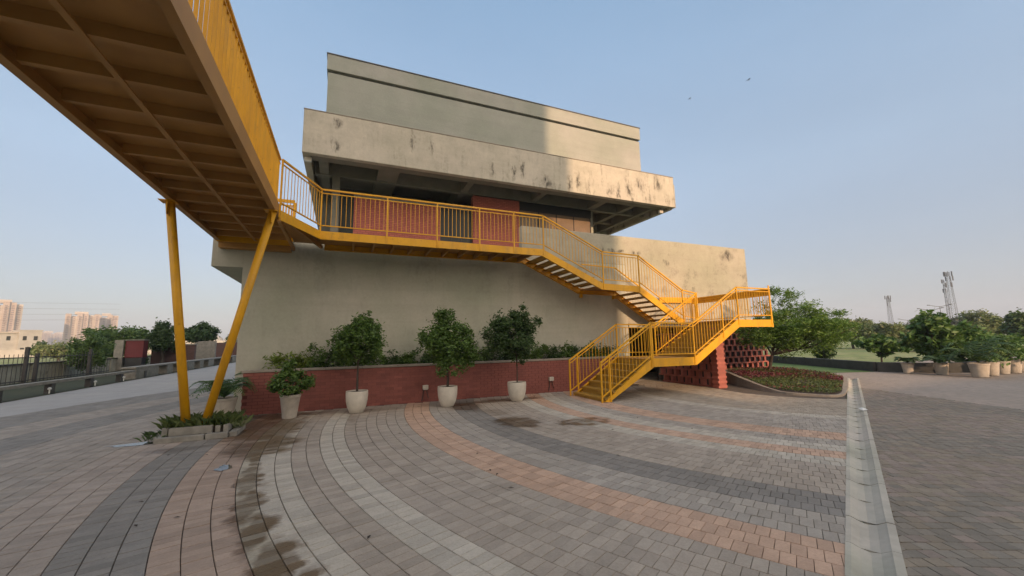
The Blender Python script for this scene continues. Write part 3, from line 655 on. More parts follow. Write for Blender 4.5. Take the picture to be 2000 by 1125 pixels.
# lower lane
YA, YB_ = 8.83, 10.4
low_top = [(6.36, .02), (8.0, 1.08), (9.62, 1.07), (11.58, 2.185), (13.25, 2.185)]
stringer(low_top, YA, .235, cut=.0)
stringer(low_top[:-1]+[(11.7, 2.185)], YB_, .235, sgn=-1, cut=.0)
S('landing_plate', MB().box(8.0, 9.62, YA+.013, YB_-.001, 1.04, 1.06), 'yellow_dull')
flight(6.38, -.06, 8.0, 1.05, YA+.014, YB_-.002, 6)
flight(9.64, 1.05, 11.45, 2.18, YA+.014, YB_-.002, 7)
# risers of the lower lane (closed, dull)
for (xa, za, xb, zb, n) in ((6.38, -.06, 8.0, 1.05, 6), (9.64, 1.05, 11.45, 2.18, 7)):
    for i in range(n+1):
        x = xa+(xb-xa)*i/n-.004+.01; z1 = za+(zb-za)*(i+1)/(n+1)
        z0 = max(0.002, z1-(zb-za)/(n+1)+.0)
        S('riser', MB().box(x, x+.006, YA+.015, YB_-.003, z0, z1-.03), 'tread')
def Vs(p): return Vector(p)-so_
# railings
railing(st, [Vs((BX1+.02, 9.24, DZ)), Vs((-.60, YN, DZ)), Vs((5.70, YN, DZ)), Vs((7.90, YN, 3.46)), Vs((9.40, YN, 3.43)), Vs((11.33, YN, 2.28)), Vs((11.95, YN+.0, 2.19))],
        h=1.08, extra_posts=[Vs((x, YN, DZ)) for x in (1.0, 2.35, 3.6, 4.7)])
railing(st, [Vs((6.27, YA, .0)), Vs((8.03, YA, 1.05)), Vs((9.62, YA, 1.03)), Vs((11.63, YA, 2.19)), Vs((13.22, YA, 2.19))], h=1.03,
        extra_posts=[Vs((6.55, YA, .17)), Vs((7.98, YA, 1.02)), Vs((10.9, YA, 1.79))])
railing(st, [Vs((6.27, YB_, .0)), Vs((8.05, YB_, 1.07)), Vs((9.62, YB_, 1.05)), Vs((11.63, YB_, 2.19))], h=1.03, extra_posts=[Vs((6.55, YB_, .17))])
railing(st, [Vs((13.22, YA+.01, 2.19)), Vs((13.22, YW-.12, 2.19))], h=1.03)
S('kick_band', MB().box(13.245, 13.26, YA, YW-.12, 3.0, 3.22))
S('kick_band', MB().prism_y([(11.5, 3.03), (13.245, 3.05), (13.245, 3.27), (11.5, 3.25)], YW-.135, YW-.12))
S('wall_rail', MB().bar((9.4, YW-.16, 4.3), (11.4, YW-.16, 3.1), .04, .04).bar((7.9, YW-.16, 4.35), (9.4, YW-.16, 4.3), .04, .04))
S('hanger', MB().bar((13.235, YA-.004, ZB-.25), (13.205, YA-.004, ZB+1.15), .07, .012, up=(0, 1, 0)))
for x, z in ((7.9, 3.42), (9.35, 3.4), (11.3, 2.19)): S('wall_bracket', MB().box(x-.04, x+.04, YW-.12, YW-.003, z-.28, z-.05))
# small solid panel at the far end of the bridge
sp = [(-1.76, 5.10), (-1.34, 5.08), (-1.34, 5.66), (-1.76, 5.70)]
S('end_railing', MB().bar((BX0+.1, YW+.1, 5.64), (-1.36, YW+.1, 5.64), .04, .09).bar((BX0+.1, YW+.1, 5.10), (-1.36, YW+.1, 5.10), .04, .04).bar((BX0+.1, YW+.1, 5.52), (-1.36, YW+.1, 5.52), .03, .03))
for i in range(22): link('baluster', baluster_mesh(.42, True, 'yellow'), st, Vs((BX0+.2+i*.07, YW+.1, 5.1)), (0, 0, R(15)))
S('end_post', MB().box(-1.40, -1.33, YW+.06, YW+.16, DZ-.15, DZ+1.15))

# ------------------------------------------------------------------ planter wall in red painted brick
pw = empty('planter_wall', (3, 11.45, 0), 'low red painted brick planter wall with concrete coping below the grey wall', 'wall')
po = Vector((3, 11.45, 0))
pwx0, pwx1 = -2.15, 9.3
MB().box(pwx0+.01, pwx1, 11.408, 11.6, -.05, .985).build('wall_core', M['mortar'], pw).location = -po
MB().box(pwx0+.01, pwx0+.2, 11.601, YW-.002, -.05, .985).build('wall_core', M['mortar'], pw).location = -po
MB().box(pwx0+.2, pwx1, 11.605, YW-.004, .5, .9).build('soil', M['soil'], pw).location = -po
bw, bh = .225, .0755; bme = MB().box(-.110, .110, -.012, .01, -.0355, .0355).mesh('brick', M['redbrick'])
hme = MB().box(-.05, .05, -.012, .01, -.0355, .0355).mesh('brick', M['redbrick'])
bl = []
for j in range(13):
    z = .038+j*bh; x = pwx0+.11+(bw/2 if j % 2 else 0)
    while x < pwx1-.1: bl.append((x, z)); x += bw
bl.sort(key=lambda p: abs(p[0]-1.2)+.01*p[1])
rest = MB()
for n_, (x, z) in enumerate(bl):
    y = 11.41+(random.random()-.5)*.005
    if n_ < 300: link('brick', bme, pw, Vector((x, y, z))-po, (0, 0, (random.random()-.5)*.01))
    else: rest.box(x-.1075, x+.1075, y-.012, y+.01, z-.0335, z+.0335)
q = rest.build('brick_courses', M['redbrick'], pw); q.location = -po; tag(q, kind='stuff')
x = pwx0-.03
while x < pwx1: 
    MB().box(x+.003, min(x+.9, pwx1)-.003, 11.375, 11.66, .99, 1.045).build('coping_stone', M['coping'], pw, bevel=.006).location = -po; x += .9
for k, (px, x, z) in enumerate(((831, 2.18, .40), (1075, 6.15, .42))):
    t = empty('wall_light', (x, 11.39, z), ('small pale square wall light low on the red planter wall beside the middle potted tree', 'small pale wall light on the red wall, between dark potted tree and stair')[k], 'wall light', 'wall lights on the planter wall')
    MB().box(-.075, .075, -.09, -.0, -.05, .06).build('housing', M['pot'], t, bevel=.008)
    MB().box(-.06, .06, -.075, -.01, -.062, -.051).build('lens', M['white'], t)
    MB().tube([(-.05, -.03, -.06), (-.06, -.03, -.2), (-.1, -.04, -.37)], .012, 6).tube([(.03, -.03, -.06), (.05, -.03, -.15), (.09, -.02, -.3)], .01, 6).build('conduit', M['darkmetal'], t)

# ------------------------------------------------------------------ terracotta screens
jg = 'red terracotta screens under the stair landing'
def jali(x0, y0, dx, dy, cols, rows, label, bwid=.335, bht=.25, z0=.0, back=1):
    t = empty('terracotta_screen', (x0, y0, 0), label, 'screen', jg)
    a = math.atan2(dy, dx)
    t.rotation_euler = (0, 0, a)
    m_ = MB(); m_.box(-bwid/2+.002, bwid/2-.002, -.065, .065, 0, .05)
    cx_, cz0, cz1 = 0, .05, bht-.002
    vs_ = [(-.075, -.06), (.03, -.06), (.085, .06), (-.02, .06)]
    m_.prism_z(vs_, cz0, cz1)
    me_ = m_.mesh('screen_block', M['jali'])
    for j in range(rows):
        for i in range(cols): link('screen_block', me_, t, (bwid*(i+.5)+(bwid/2 if j % 2 else 0), 0, z0+j*bht))
    MB().box(0, cols*bwid+bwid/2, -.065, .065, rows*bht, rows*bht+.055).build('top_course', M['jali'], t)
    MB().box(0, cols*bwid+bwid/2, min(.32*back, .36*back), max(.32*back, .36*back), 0, rows*bht-.1).build('shade_backing', M['dark'], t)  # near-black sheet added behind the screen, its colour stands in for shade
    return t
jali(11.55, 12.15, 1, 0, 18, 8, 'long red perforated terracotta screen behind the small tree in the oval bed')
jali(11.35, 9.62, 0, 1, 7, 7, 'red perforated terracotta screen running back from the red pier under the landing', back=-1)
pr_ = empty('brick_pier', (11.35, 9.5, 0), 'red painted brick pier standing under the upper stair landing', 'pier')
m_ = MB(); m_.box(-.16, .16, -.12, .12, 0, 1.95)
m_.build('pier_core', M['jali'], pr_)
for j in range(13): MB().box(-.215, .18, -.135, .1, .02+j*.15, .085+j*.15).build('pier_brick', M['jali'], pr_)

# ------------------------------------------------------------------ vegetation kit
def leaf_cloud(cent, L_, wr=.45, droop=0, fold=.0, seed=0):
    r = np.random.RandomState(seed); n = len(cent)
    th = r.rand(n)*2*np.pi; ph = np.arccos(np.clip(r.rand(n)*1.6-.8, -1, 1))
    u = np.stack([np.cos(th)*np.sin(ph), np.sin(th)*np.sin(ph), np.cos(ph)-droop], 1); u /= np.linalg.norm(u, axis=1, keepdims=True)
    t = r.randn(n, 3); v = np.cross(u, t); v /= np.linalg.norm(v, axis=1, keepdims=True)
    L = (L_*(.7+.6*r.rand(n)))[:, None]/2
    V = np.stack([cent-u*L, cent+v*L*wr-u*L*.1, cent+u*L, cent-v*L*wr-u*L*.1], 1).reshape(-1, 3)
    F = np.arange(4*n).reshape(-1, 4)
    return V, F
def crown_points(c, rad, n, clumps=40, tight=.3, seed=0, shell=.65, flat_bottom=0):
    r = np.random.RandomState(seed)
    d = r.randn(clumps, 3); d /= np.linalg.norm(d, axis=1, keepdims=True)
    if flat_bottom: d[:, 2] = np.where(d[:, 2] < -.3, d[:, 2]*flat_bottom, d[:, 2])
    k = shell+(1-shell)*r.rand(clumps, 1); k *= .82+.3*r.rand(clumps, 1)
    cc_ = np.array(c)+d*k*np.array(rad)
    w_ = .4+r.rand(clumps); w_ /= w_.sum()
    ii = r.choice(clumps, n, p=w_)
    q = r.randn(n, 3)*.5; 
    P_ = cc_[ii]+q*np.array(rad)*tight*(.6+.8*r.rand(clumps, 1)[ii])
    return P_, cc_
def crown(parent, c, rad, n, leaf, mat, clumps=40, tight=.3, seed=0, shell=.65, name='crown', wr=.45, droop=0, flat_bottom=0):
    P_, cc_ = crown_points(c, rad, n, clumps, tight, seed, shell, flat_bottom)
    V, F = leaf_cloud(P_, leaf, wr, droop, seed=seed+1)
    o = link(name, npmesh(name, V, F, mat, rnd=np.random.RandomState(seed+2).rand(len(F))), parent)
    return o, cc_
def limbs(parent, base, top, r0, cc_, nl=7, name='trunk', seed=0, r1=None, stems=1):
    r = random.Random(seed); m_ = MB(); base = Vector(base); top = Vector(top)
    for s in range(stems):
        b = base+Vector(((r.random()-.5), (r.random()-.5), 0))*r0*3*(stems > 1); t = top+Vector(((r.random()-.5), (r.random()-.5), 0))*r0*6*(stems > 1)
        mid = b.lerp(t, .5)+Vector((r.uniform(-1, 1), r.uniform(-1, 1), 0))*r0*.9
        m_.tube([b, mid, t], [r0, r0*.8, r0*.65], 8)
    idx = list(range(len(cc_))); r.shuffle(idx)
    for i in idx[:nl]:
        e = Vector(cc_[i]); mid = top.lerp(e, .5)+Vector((0, 0, -.08*(e-top).length))
        m_.tube([top-Vector((0, 0, r0)), mid, e], [r0*.55, r0*.35, r0*.12], 6)
    return m_.build(name, M['bark'], parent)

def pot_mesh(r_top, r_bot, h, style):
    if style == 'bowl': prof_ = [(r_bot*.9, 0), (r_bot, .012), (r_bot+(r_top-r_bot)*.55, h*.25), (r_top*.96, h*.55), (r_top, h*.85), (r_top*.985, h), (r_top*.93, h), (r_top*.91, h*.93), (.01, h*.92)]
    else: prof_ = [(r_bot, 0), (r_top*.98, h*.88), (r_top*1.03, h*.9), (r_top*1.03, h), (r_top*.93, h), (r_top*.92, h*.94), (.01, h*.93)]
    m_ = MB().lathe(prof_, 32)
    return m_
def add_pot(t, r_top, r_bot, h, style, mat):
    o = pot_mesh(r_top, r_bot, h, style).build('pot', M[mat], t, smooth=True)
    for p in o.data.polygons: p.use_smooth = len(p.vertices) == 4
    m_ = o.modifiers.new('es', 'EDGE_SPLIT'); m_.split_angle = R(40)
    MB().lathe([(r_top*.9, h*.93), (r_top*.7, h*.955), (.01, h*.96)], 16).build('soil', M['soil'], t)

# three potted ficus standards on the plaza
specs = [((.376, 10.51), .255, 2.35, (.04, 0, 1.72), (.66, .62, .60), 5, 1, 'ficus', 'round-headed potted tree on a single bare trunk, leftmost of three against the red planter wall', 11),
         ((2.548, 10.30), .255, 2.50, (.03, 0, 1.62), (.72, .6, .82), 9, 3, 'ficus', 'potted tree with ragged pointed top and low hanging leaves, middle of the three', 23),
         ((4.489, 10.28), .26, 2.55, (-.08, 0, 1.82), (.76, .62, .68), 9, 2, 'ficus_dark', 'dark leaved potted tree on twin stems nearest the foot of the stair', 37)]
for (xy, r_, ht, cc0, rad, nc, stems, mt, lab, sd_) in specs:
    t = empty('potted_tree', (*xy, 0), lab, 'potted tree', 'cream pots with trees along the planter wall')
    add_pot(t, r_, r_*.62, .515, 'bowl', 'pot')
    o, cl = crown(t, cc0, (rad[0]*.9, rad[1]*.9, rad[2]*.88), 9500, .08, M[mt], clumps=95, tight=.22, seed=sd_, shell=.55, wr=.42)
    for (ex, ey, ez, er, en) in {11: ((.1, 0, 2.18, .25, 500), (-.3, .1, 1.45, .3, 700)), 23: ((-.08, 0, 2.3, .24, 700), (-.5, -.1, 1.75, .28, 800), (.5, 0, 1.25, .3, 800), (.1, -.1, 1.0, .35, 700)), 37: ((-.62, 0, 1.75, .36, 1200), (.1, 0, 2.35, .28, 700), (.45, .1, 2.1, .3, 800), (.1, 0, 1.25, .3, 700))}[sd_]:
        crown(t, (ex, ey, ez), (er, er, er*.9), en, .08, M[mt], clumps=12, tight=.36, seed=sd_+int(ez*100), wr=.42)
    limbs(t, (0, 0, .45), (0, 0, 1.25), .028 if stems == 1 else .017, cl, 12, seed=sd_, stems=stems)
# leafy shrub in a tapered cement pot
t = empty('potted_shrub', (-1.042, 10.56, 0), 'bushy green shrub in a tapered cement pot at the left end of the red wall', 'potted shrub')
add_pot(t, .21, .145, .52, 'cone', 'pot_rough')
o, cl = crown(t, (0, 0, .78), (.46, .42, .30), 2600, .085, M['ficus'], clumps=34, tight=.24, seed=5, wr=.55)
crown(t, (-.05, 0, 1.12), (.16, .16, .2), 260, .10, M['ficus'], clumps=6, tight=.4, seed=6, wr=.55)
limbs(t, (0, 0, .45), (0, 0, .68), .02, cl, 8, seed=5)

def fronds(t, base, n, L_, mat, seed=0, rise=.9, leafl=.2, lw=.02, name='frond'):
    r = random.Random(seed)
    for k in range(n):
        a = 2*math.pi*k/n+r.uniform(-.3, .3); rs = rise*r.uniform(.55, 1.25); l = L_*r.uniform(.75, 1.1)
        V = []; F = []; pts = []
        for i in range(9):
            s = i/8; pts.append(Vector(base)+Vector((math.cos(a)*l*s*(.9-.1*s), math.sin(a)*l*s*(.9-.1*s), l*(rs*s-1.0*rs*s*s*.9))))
        m_ = MB().tube(pts, [.008*(1-.8*i/8) for i in range(9)], 5)
        for i in range(1, 9):
            p = pts[i]; d = (pts[i]-pts[i-1]).normalized(); sd_ = d.cross(Vector((0, 0, 1))).normalized()
            for h in (0, .5):
                pp = p-(pts[i]-pts[i-1])*h; lf = leafl*math.sin(math.pi*min(.95, (i-h)/8.5+.08))+.03
                for sg in (-1, 1):
                    q = pp+(sd_*sg*.8+d*.6+Vector((0, 0, -.25))).normalized()*lf; wv = d*lw
                    m_.add([pp-wv, pp+wv, q], [(0, 1, 2)])
        m_.build(name, mat, t)
t = empty('potted_palm', (-2.38, 10.9, 0), 'palm with arching fronds in a large cream pot behind the yellow V column', 'potted palm')
add_pot(t, .25, .17, .50, 'cone', 'pot_rough')
fronds(t, (0, 0, .5), 17, .85, M['palm'], 3, rise=1.5, leafl=.26, lw=.018)
t = empty('cycad', (-1.95, 11.85, .9), 'dark feathery cycad growing at the left end of the planter wall', 'plant')
fronds(t, (0, 0, 0), 14, .55, M['ficus_dark'], 9, rise=.75, leafl=.2, lw=.015)

# shrubs filling the planter bed
r = random.Random(12)
x = -1.45; i = 0
while x < 8.9:
    lime = i < 2; hgt = r.uniform(.27, .42) if not lime else .32
    if i in (3, 4, 11, 13): hgt = .5
    mt = 'lime' if lime else r.choice(['ficus', 'ficus', 'ficus_dark', 'palm'])
    lab = ('lime green shrub at the very left end of the planter bed', 'lime green shrub, second plant from the left end of the planter bed')[min(i, 1)] if lime else (('dark green shrub with white flowers behind the potted shrub', 'flowering dark green shrub just left of the leftmost potted tree')[i-3] if i in (3, 4) else 'low green shrub filling the planter bed behind the red wall')
    t = empty('shrub', (x, 11.87+r.uniform(-.06, .06), .9), lab, 'shrub', 'lime shrubs in the planter bed' if lime else ('flowering shrubs in the planter bed' if i in (3, 4) else 'low shrubs in the planter bed'))
    o, cl = crown(t, (0, 0, hgt*.8), (.34, .27, hgt), 800 if not lime else 420, .085 if not lime else .12, M[mt], clumps=16, tight=.38, seed=100+i, shell=.4, wr=.4 if not lime else .3)
    limbs(t, (0, 0, 0), (0, 0, hgt*.4), .012, cl, 6, name='stem', seed=i)
    if i in (3, 4):
        P_ = np.array([cl[j] for j in range(7)])+np.array([0, -.06, .1]); V, F = leaf_cloud(np.repeat(P_, 3, 0), .05, .8, seed=i)
        link('flowers', npmesh('flowers', V, F, M['flower']), t)
    x += r.uniform(.38, .52) if not lime else .42
    i += 1

# ------------------------------------------------------------------ little kerbed bed round the column feet
kb = empty('column_planter', (-2.4, 9.3, 0), 'small kerbed planter of loose concrete blocks at the foot of the yellow V column', 'planter')
ko = Vector((-2.4, 9.3, 0))
for (x0, x1, y0, y1, z0, z1, rz) in ((-2.9, -2.2, 8.88, 9.0, 0, .09, .0), (-2.18, -1.85, 8.88, 9.0, 0, .095, .01), (-2.95, -2.84, 9.01, 9.75, 0, .09, 0), (-1.84, -1.72, 8.95, 9.7, 0, .09, 0), (-2.84, -1.85, 9.66, 9.76, 0, .09, 0),
                                 (-2.75, -2.12, 9.02, 9.1, .085, .22, 0), (-2.86, -2.77, 9.06, 9.6, .085, .23, 0), (-2.08, -2.0, 9.05, 9.5, .085, .2, 0), (-1.95, -1.87, 9.02, 9.45, .085, .21, 0)):
    MB().box(x0, x1, y0, y1, z0, z1).build('kerb_block', M['kerb'], kb, bevel=.008).location = -ko
MB().box(-2.83, -1.88, 9.105, 9.655, .0, .19).build('soil', M['soil'], kb).location = -ko
def grass_tuft(name, pts, L_, mat, parent=None, seed=0, wr=.05, up=1.3):
    rr = np.random.RandomState(seed); n = len(pts)
    th = rr.rand(n)*2*np.pi; ln = L_*(.5+.8*rr.rand(n)); lean = .2+.7*rr.rand(n)
    d = np.stack([np.cos(th)*lean, np.sin(th)*lean, np.ones(n)*up], 1); d /= np.linalg.norm(d, axis=1, keepdims=True)
    s = np.stack([-np.sin(th), np.cos(th), np.zeros(n)], 1)*(wr*L_)
    P0 = np.asarray(pts); mid = P0+d*ln[:, None]*.55; tip = P0+d*ln[:, None]*.9+np.stack([np.cos(th), np.sin(th), -np.ones(n)*.4], 1)*ln[:, None]*.25
    V = np.stack([P0-s, P0+s, mid+s*.7, tip, mid-s*.7], 1).reshape(-1, 3); F = np.arange(5*n).reshape(-1, 5)
    return link(name, npmesh(name, V, F, mat, rnd=rr.rand(n)), parent)
rr = np.random.RandomState(4)
pts = np.stack([rr.uniform(-.5, .5, 1000), rr.uniform(-.2, .42, 1000), np.full(1000, .15)], 1)
t = empty('tufted_plant', (-2.38, 9.3, 0), 'untidy grassy plant spilling over the kerbed bed at the column foot', 'plant')
grass_tuft('foliage', pts, .26, M['grass'], t, 5, .016)
pts = np.stack([rr.uniform(.3, .7, 160), rr.uniform(-.1, .5, 160), np.full(160, .1)], 1)
grass_tuft('foliage', pts, .2, M['scrub'], t, 6, .02)
pts = np.stack([rr.uniform(-.75, -.5, 70), rr.uniform(-.3, .2, 70), np.full(70, .03)], 1)
grass_tuft('foliage', pts, .16, M['ficus_dark'], t, 7, .02, up=.7)
# puddles
def puddle(name, x, y, rx, ry, lab):
    n = 26; rr = random.Random(int(x*100)); V = [(x+rx*math.cos(2*math.pi*i/n)*(1+rr.uniform(-.25, .25)), y+ry*math.sin(2*math.pi*i/n)*(1+rr.uniform(-.25, .25)), .0055) for i in range(n)]
    o = MB().add(V, [tuple(range(n))]).build(name, M['water']); tag(o, lab, 'puddle')
m, nt, N, L, bs = new_mat('puddle_water'); bs.inputs['Base Color'].default_value = (.05, .045, .04, 1); bs.inputs['Roughness'].default_value = .03
bs.inputs['IOR'].default_value = 1.33; bump(nt, bs, noise(nt, 6, 2), .02, .01); M['water'] = m
puddle('puddle', -3.15, 9.05, .42, .12, 'thin bright puddle at the left side of the kerbed column planter')
puddle('puddle', -1.42, 6.75, .09, .16, 'small puddle on the pink paver band before the column planter')

rr = random.Random(31)
lfm = MB().add([(-.035, 0, 0), (0, -.014, .006), (.04, 0, .001), (0, .014, .006)], [(0, 1, 2), (0, 2, 3)]).mesh('fallen_leaf', M['soil'])
for k in range(46):
    x, y = rr.choice([(rr.uniform(.2, 6), rr.uniform(3.0, 10.5)), (rr.uniform(-1.5, 5.5), rr.uniform(10.4, 11.2)), (rr.uniform(-3, 2), rr.uniform(4, 9))])
    tag(link('fallen_leaf', lfm, None, (x, y, .006), (0, 0, rr.uniform(0, 6))), 'small dry brown leaf lying on the curved paving', 'leaf', 'dry leaves on the paving')
# ------------------------------------------------------------------ oval bed with tree at the right
def oval_pts(n=48, off=0.0):
    # bed outline measured on the ground (ccw)
    P_ = [(13.15, 10.75), (12.15, 9.0), (11.75, 7.9), (11.85, 7.15), (12.35, 6.62), (14.0, 7.28), (15.9, 8.25), (16.8, 8.9), (16.6, 10.0), (15.8, 11.1), (14.4, 11.5)]
    out = []; k = len(P_)
    for i in range(n):
        s = i/n*k; a = int(s); f = s-a; p0, p1, p2, p3 = [Vector(P_[(a+j) % k]) for j in (-1, 0, 1, 2)]
        q = .5*((2*p1)+(-p0+p2)*f+(2*p0-5*p1+4*p2-p3)*f*f+(-p0+3*p1-3*p2+p3)*f**3); out.append(q)
    if off:
        c = sum(out, Vector((0, 0)))/n; out = [p+(c-p).normalized()*off for p in out]
    return out
ov = oval_pts(); ovi = oval_pts(off=.14)
bed = empty('oval_planter_bed', (14.2, 9.0, 0), 'oval planting bed with a curved kerb and ground cover beside the drain channel', 'planter')
bo2 = Vector((14.2, 9.0, 0))
def kh(p): return max(.045, min(.36, .045+.12*(p.y-7.8)))
m_ = MB(); n = len(ov)
for i in range(n):
    j = (i+1) % n; a, b, ai, bi = ov[i], ov[j], ovi[i], ovi[j]; h0, h1 = kh(a), kh(b)
    m_.add([(a.x, a.y, -.02), (b.x, b.y, -.02), (b.x, b.y, h1), (a.x, a.y, h0), (ai.x, ai.y, h0), (bi.x, bi.y, h1), (ai.x, ai.y, -.02), (bi.x, bi.y, -.02)], [(1, 0, 3, 2), (2, 3, 4, 5), (5, 4, 6, 7)][::1])
m_.build('kerb', M['coping'], bed).location = -bo2
MB().add([(p.x, p.y, max(.05, kh(p)-.05)) for p in ovi]+[(14.4, 9.1, .2)], [(i, (i+1) % n, n) for i in range(n)][::-1]).build('soil', M['soil'], bed).location = -bo2
def inside(px, py, poly):
    c = False; j = len(poly)-1
    for i in range(len(poly)):
        if ((poly[i].y > py) != (poly[j].y > py)) and (px < (poly[j].x-poly[i].x)*(py-poly[i].y)/(poly[j].y-poly[i].y)+poly[i].x): c = not c
        j = i
    return c
A = []; Bp = []
rr = random.Random(8)
while len(A)+len(Bp) < 12000:
    x = rr.uniform(11.7, 17); y = rr.uniform(6.5, 11.6)
    if not inside(x, y, ovi): continue
    v = math.sin(x*1.7+y*2.3)*.4+rr.gauss(0, .35)+(x-14.2)*-.0
    edge = (y-(7.0+(x-12.4)*.48)) < .55 and x > 12.6
    z = max(.05, kh(Vector((x, y)))-.05)+.03+.09*rr.random()
    (A if (x > 15.2 and v > -.1) or (y > 9.3 and v > -.1) or v > .7 else Bp).append((x, y, z))
V, F = leaf_cloud(np.array(A), .07, .5, seed=3)
tag(link('ground_cover', npmesh('ground_cover', V, F, M['redleaf'], rnd=np.random.rand(len(F)))), kind='stuff')
V, F = leaf_cloud(np.array(Bp), .07, .3, seed=4)
tag(link('ground_cover', npmesh('ground_cover', V, F, M['grass'], rnd=np.random.rand(len(F)))), kind='stuff')
t = empty('feathery_tree', (14.9, 10.28, .15), 'small bright green feathery tree growing in the oval bed right of the stair', 'tree')
_h = Vector(ray(1548, 640)[:2]).normalized()*18.4; tc = Vector((_h.x-14.9, _h.y-10.28, 0))
o, cl = crown(t, (tc.x, tc.y, 1.75), (1.75, 1.75, .95), 36000, .10, M['neem'], clumps=190, tight=.17, seed=51, shell=.35, wr=.28)
_h = Vector(ray(1470, 640)[:2]).normalized()*18.2; crown(t, (_h.x-14.9, _h.y-10.28, 1.5), (.7, .8, .55), 4200, .105, M['ficus'], clumps=40, tight=.2, seed=54, shell=.35, wr=.28)
_h = Vector(ray(1535, 640)[:2]).normalized()*18.2; crown(t, (_h.x-14.9, _h.y-10.28, 2.95), (.5, .5, .4), 1300, .105, M['neem'], clumps=16, tight=.3, seed=52, wr=.28)
limbs(t, (0, 0, -.15), (.2*tc.x, .2*tc.y, .85), .07, cl, 9, seed=5)
for k, (px, py) in enumerate(((1490, 760), (1455, 752))): pass

# ------------------------------------------------------------------ low dark wall, lawn, pots and shrubs at the right
def wall_line(pts, th, h, name='wall_block', mat='blackstone', parent=None, L_=.9):
    for a, b in zip(pts[:-1], pts[1:]):
        a = Vector(a); b = Vector(b); n = max(1, int((b-a).length/L_)); d = (b-a)/n
        me_ = MB().box(0, d.length-.006, -th/2, th/2, -.05, h).mesh(name, M[mat])
        for i in range(n): link(name, me_, parent, (*(a+d*i), 0), (0, 0, math.atan2(d.y, d.x)))
lw = empty('low_wall', (22, 10, 0), 'long low dark stone wall behind the row of pots on the right', 'wall')
wl_pts = [(32, 8.2), (24.3, 8.15), (22.9, 8.65), (22.0, 10.2), (24.2, 14.8), (27, 22)]
wall_line([(x-22, y-10) for x, y in wl_pts], .3, .40, parent=lw, L_=1.0)
tag(MB().add([(19.6, 10.9, -.008), (21.8, 10.2, -.008), (24, 14.9, -.008), (26.8, 22, -.008), (20.5, 22, -.008), (19.0, 14.6, -.008)], [(0, 1, 2, 3, 4, 5)]).build('lawn', M['lawn']), kind='structure')
tag(MB().add([(32, 8.3, -.02), (75, 7, -.02), (90, 60, -.02), (30, 40, -.02), (24.2, 14.8, -.02), (22.0, 10.3, -.02), (24.3, 8.3, -.02)], [(0, 1, 2, 3, 4, 5, 6)]).build('field', M['ground']), kind='structure')
tag(MB().add([(27, 11.5, -.012), (60, 9, -.012), (60, 10.6, -.012), (27.5, 13.2, -.012)], [(0, 1, 2, 3)]).build('path', M['pinkpave']), kind='structure')
gr_r = 'rough tapered pots along the low dark wall'
rp = [(21.78, 9.04, .36, .44, 1, 'short spiky potted plant, leftmost of the pots by the low dark wall'), (22.16, 8.17, .40, .46, 2, 'small potted palm, second pot from the left by the low dark wall'),
      (21.87, 7.03, .50, .52, 3, 'large cream pot with a tall arching palm by the low dark wall'), (22.93, 7.07, .44, .52, 4, 'cream pot standing just right of the tall potted palm'),
      (24.05, 7.12, .46, .52, 4, 'third cream pot from the right edge with leafy shrub'), (24.96, 7.07, .46, .52, 4, 'second cream pot from the right edge with leafy shrub'), (26.1, 7.18, .46, .52, 4, 'cream pot at the right edge of the view with leafy shrub')]
for k, (x, y, rr_, h, kind, lab) in enumerate(rp):
    t = empty('potted_plant', (x, y, 0), lab, 'potted plant', gr_r)
    add_pot(t, rr_*.56, rr_*.42, h*.96, 'cone', 'pot_rough')
    if kind == 1: fronds(t, (0, 0, h), 12, .5, M['palm'], k, rise=1.3, leafl=.25, lw=.03)
    elif kind == 2: fronds(t, (0, 0, h), 12, .85, M['palm'], k, rise=1.1, leafl=.3, lw=.03)
    elif kind == 3: fronds(t, (0, 0, h), 15, 1.4, M['palm'], k, rise=1.7, leafl=.4, lw=.03)
    else:
        o, cl = crown(t, (0, 0, h+.45), (.5, .5, .5), 700, .15, M['plum'], clumps=16, tight=.35, seed=200+k)
        limbs(t, (0, 0, h*.9), (0, 0, h+.25), .03, cl, 6, seed=k)
def tree_at(px, pyb, pyt, halfw_px, dist_xy, mat, name, lab, cat, group=None, n=4000, leaf=.16, clumps=50, seed=0, trunk=.3, tight=.26, wr=.45, shell=.5, flat=1.0, r0=.06, depth=1.0, nl=10):
    x, y = dist_xy; Z0 = 0
    top = onY(px, pyt, y).z; 
    wm = abs(onY(px+halfw_px, pyb, y).x-onY(px-halfw_px, pyb, y).x)/2
    d = math.hypot(x, y)
    # half width across the view direction
    wm = halfw_px/FPX*-(ROT.transposed() @ Vector((x, y, -1))).z*math.cos(math.atan((px-CX)/FPX))
    t = empty(name, (x, y, Z0), lab, cat, group)
    H_ = max(.3, top); tr = H_*trunk; rz = (H_-tr)/2
    o, cl = crown(t, (0, 0, tr+rz), (wm*.92, wm*.92*depth, rz*.95), n, leaf, M[mat], clumps=clumps, tight=tight, seed=seed, shell=shell, wr=wr)
    limbs(t, (0, 0, -.05), (0, 0, tr+rz*.3), r0, cl, nl, seed=seed)
    return t
tree_at(1716, 0, 652, 58, (23.6, 10.7), 'plum', 'plumeria_shrub', 'spreading plumeria shrub with big leaves and forked stems behind the low dark wall', 'shrub', n=2200, leaf=.26, seed=61, trunk=.35, tight=.22, r0=.05)
tree_at(1630, 0, 655, 27, (26.0, 14.5), 'ficus_dark', 'round_shrub', 'dense dark round shrub just right of the feathery tree', 'shrub', n=2600, leaf=.16, seed=62, trunk=.05)
tree_at(1905, 0, 612, 70, (24.6, 9.2), 'plum', 'plumeria_shrub', 'tall broad plumeria shrub rising behind the tall potted palm', 'shrub', n=4200, leaf=.26, seed=63, trunk=.18, tight=.22, clumps=70)
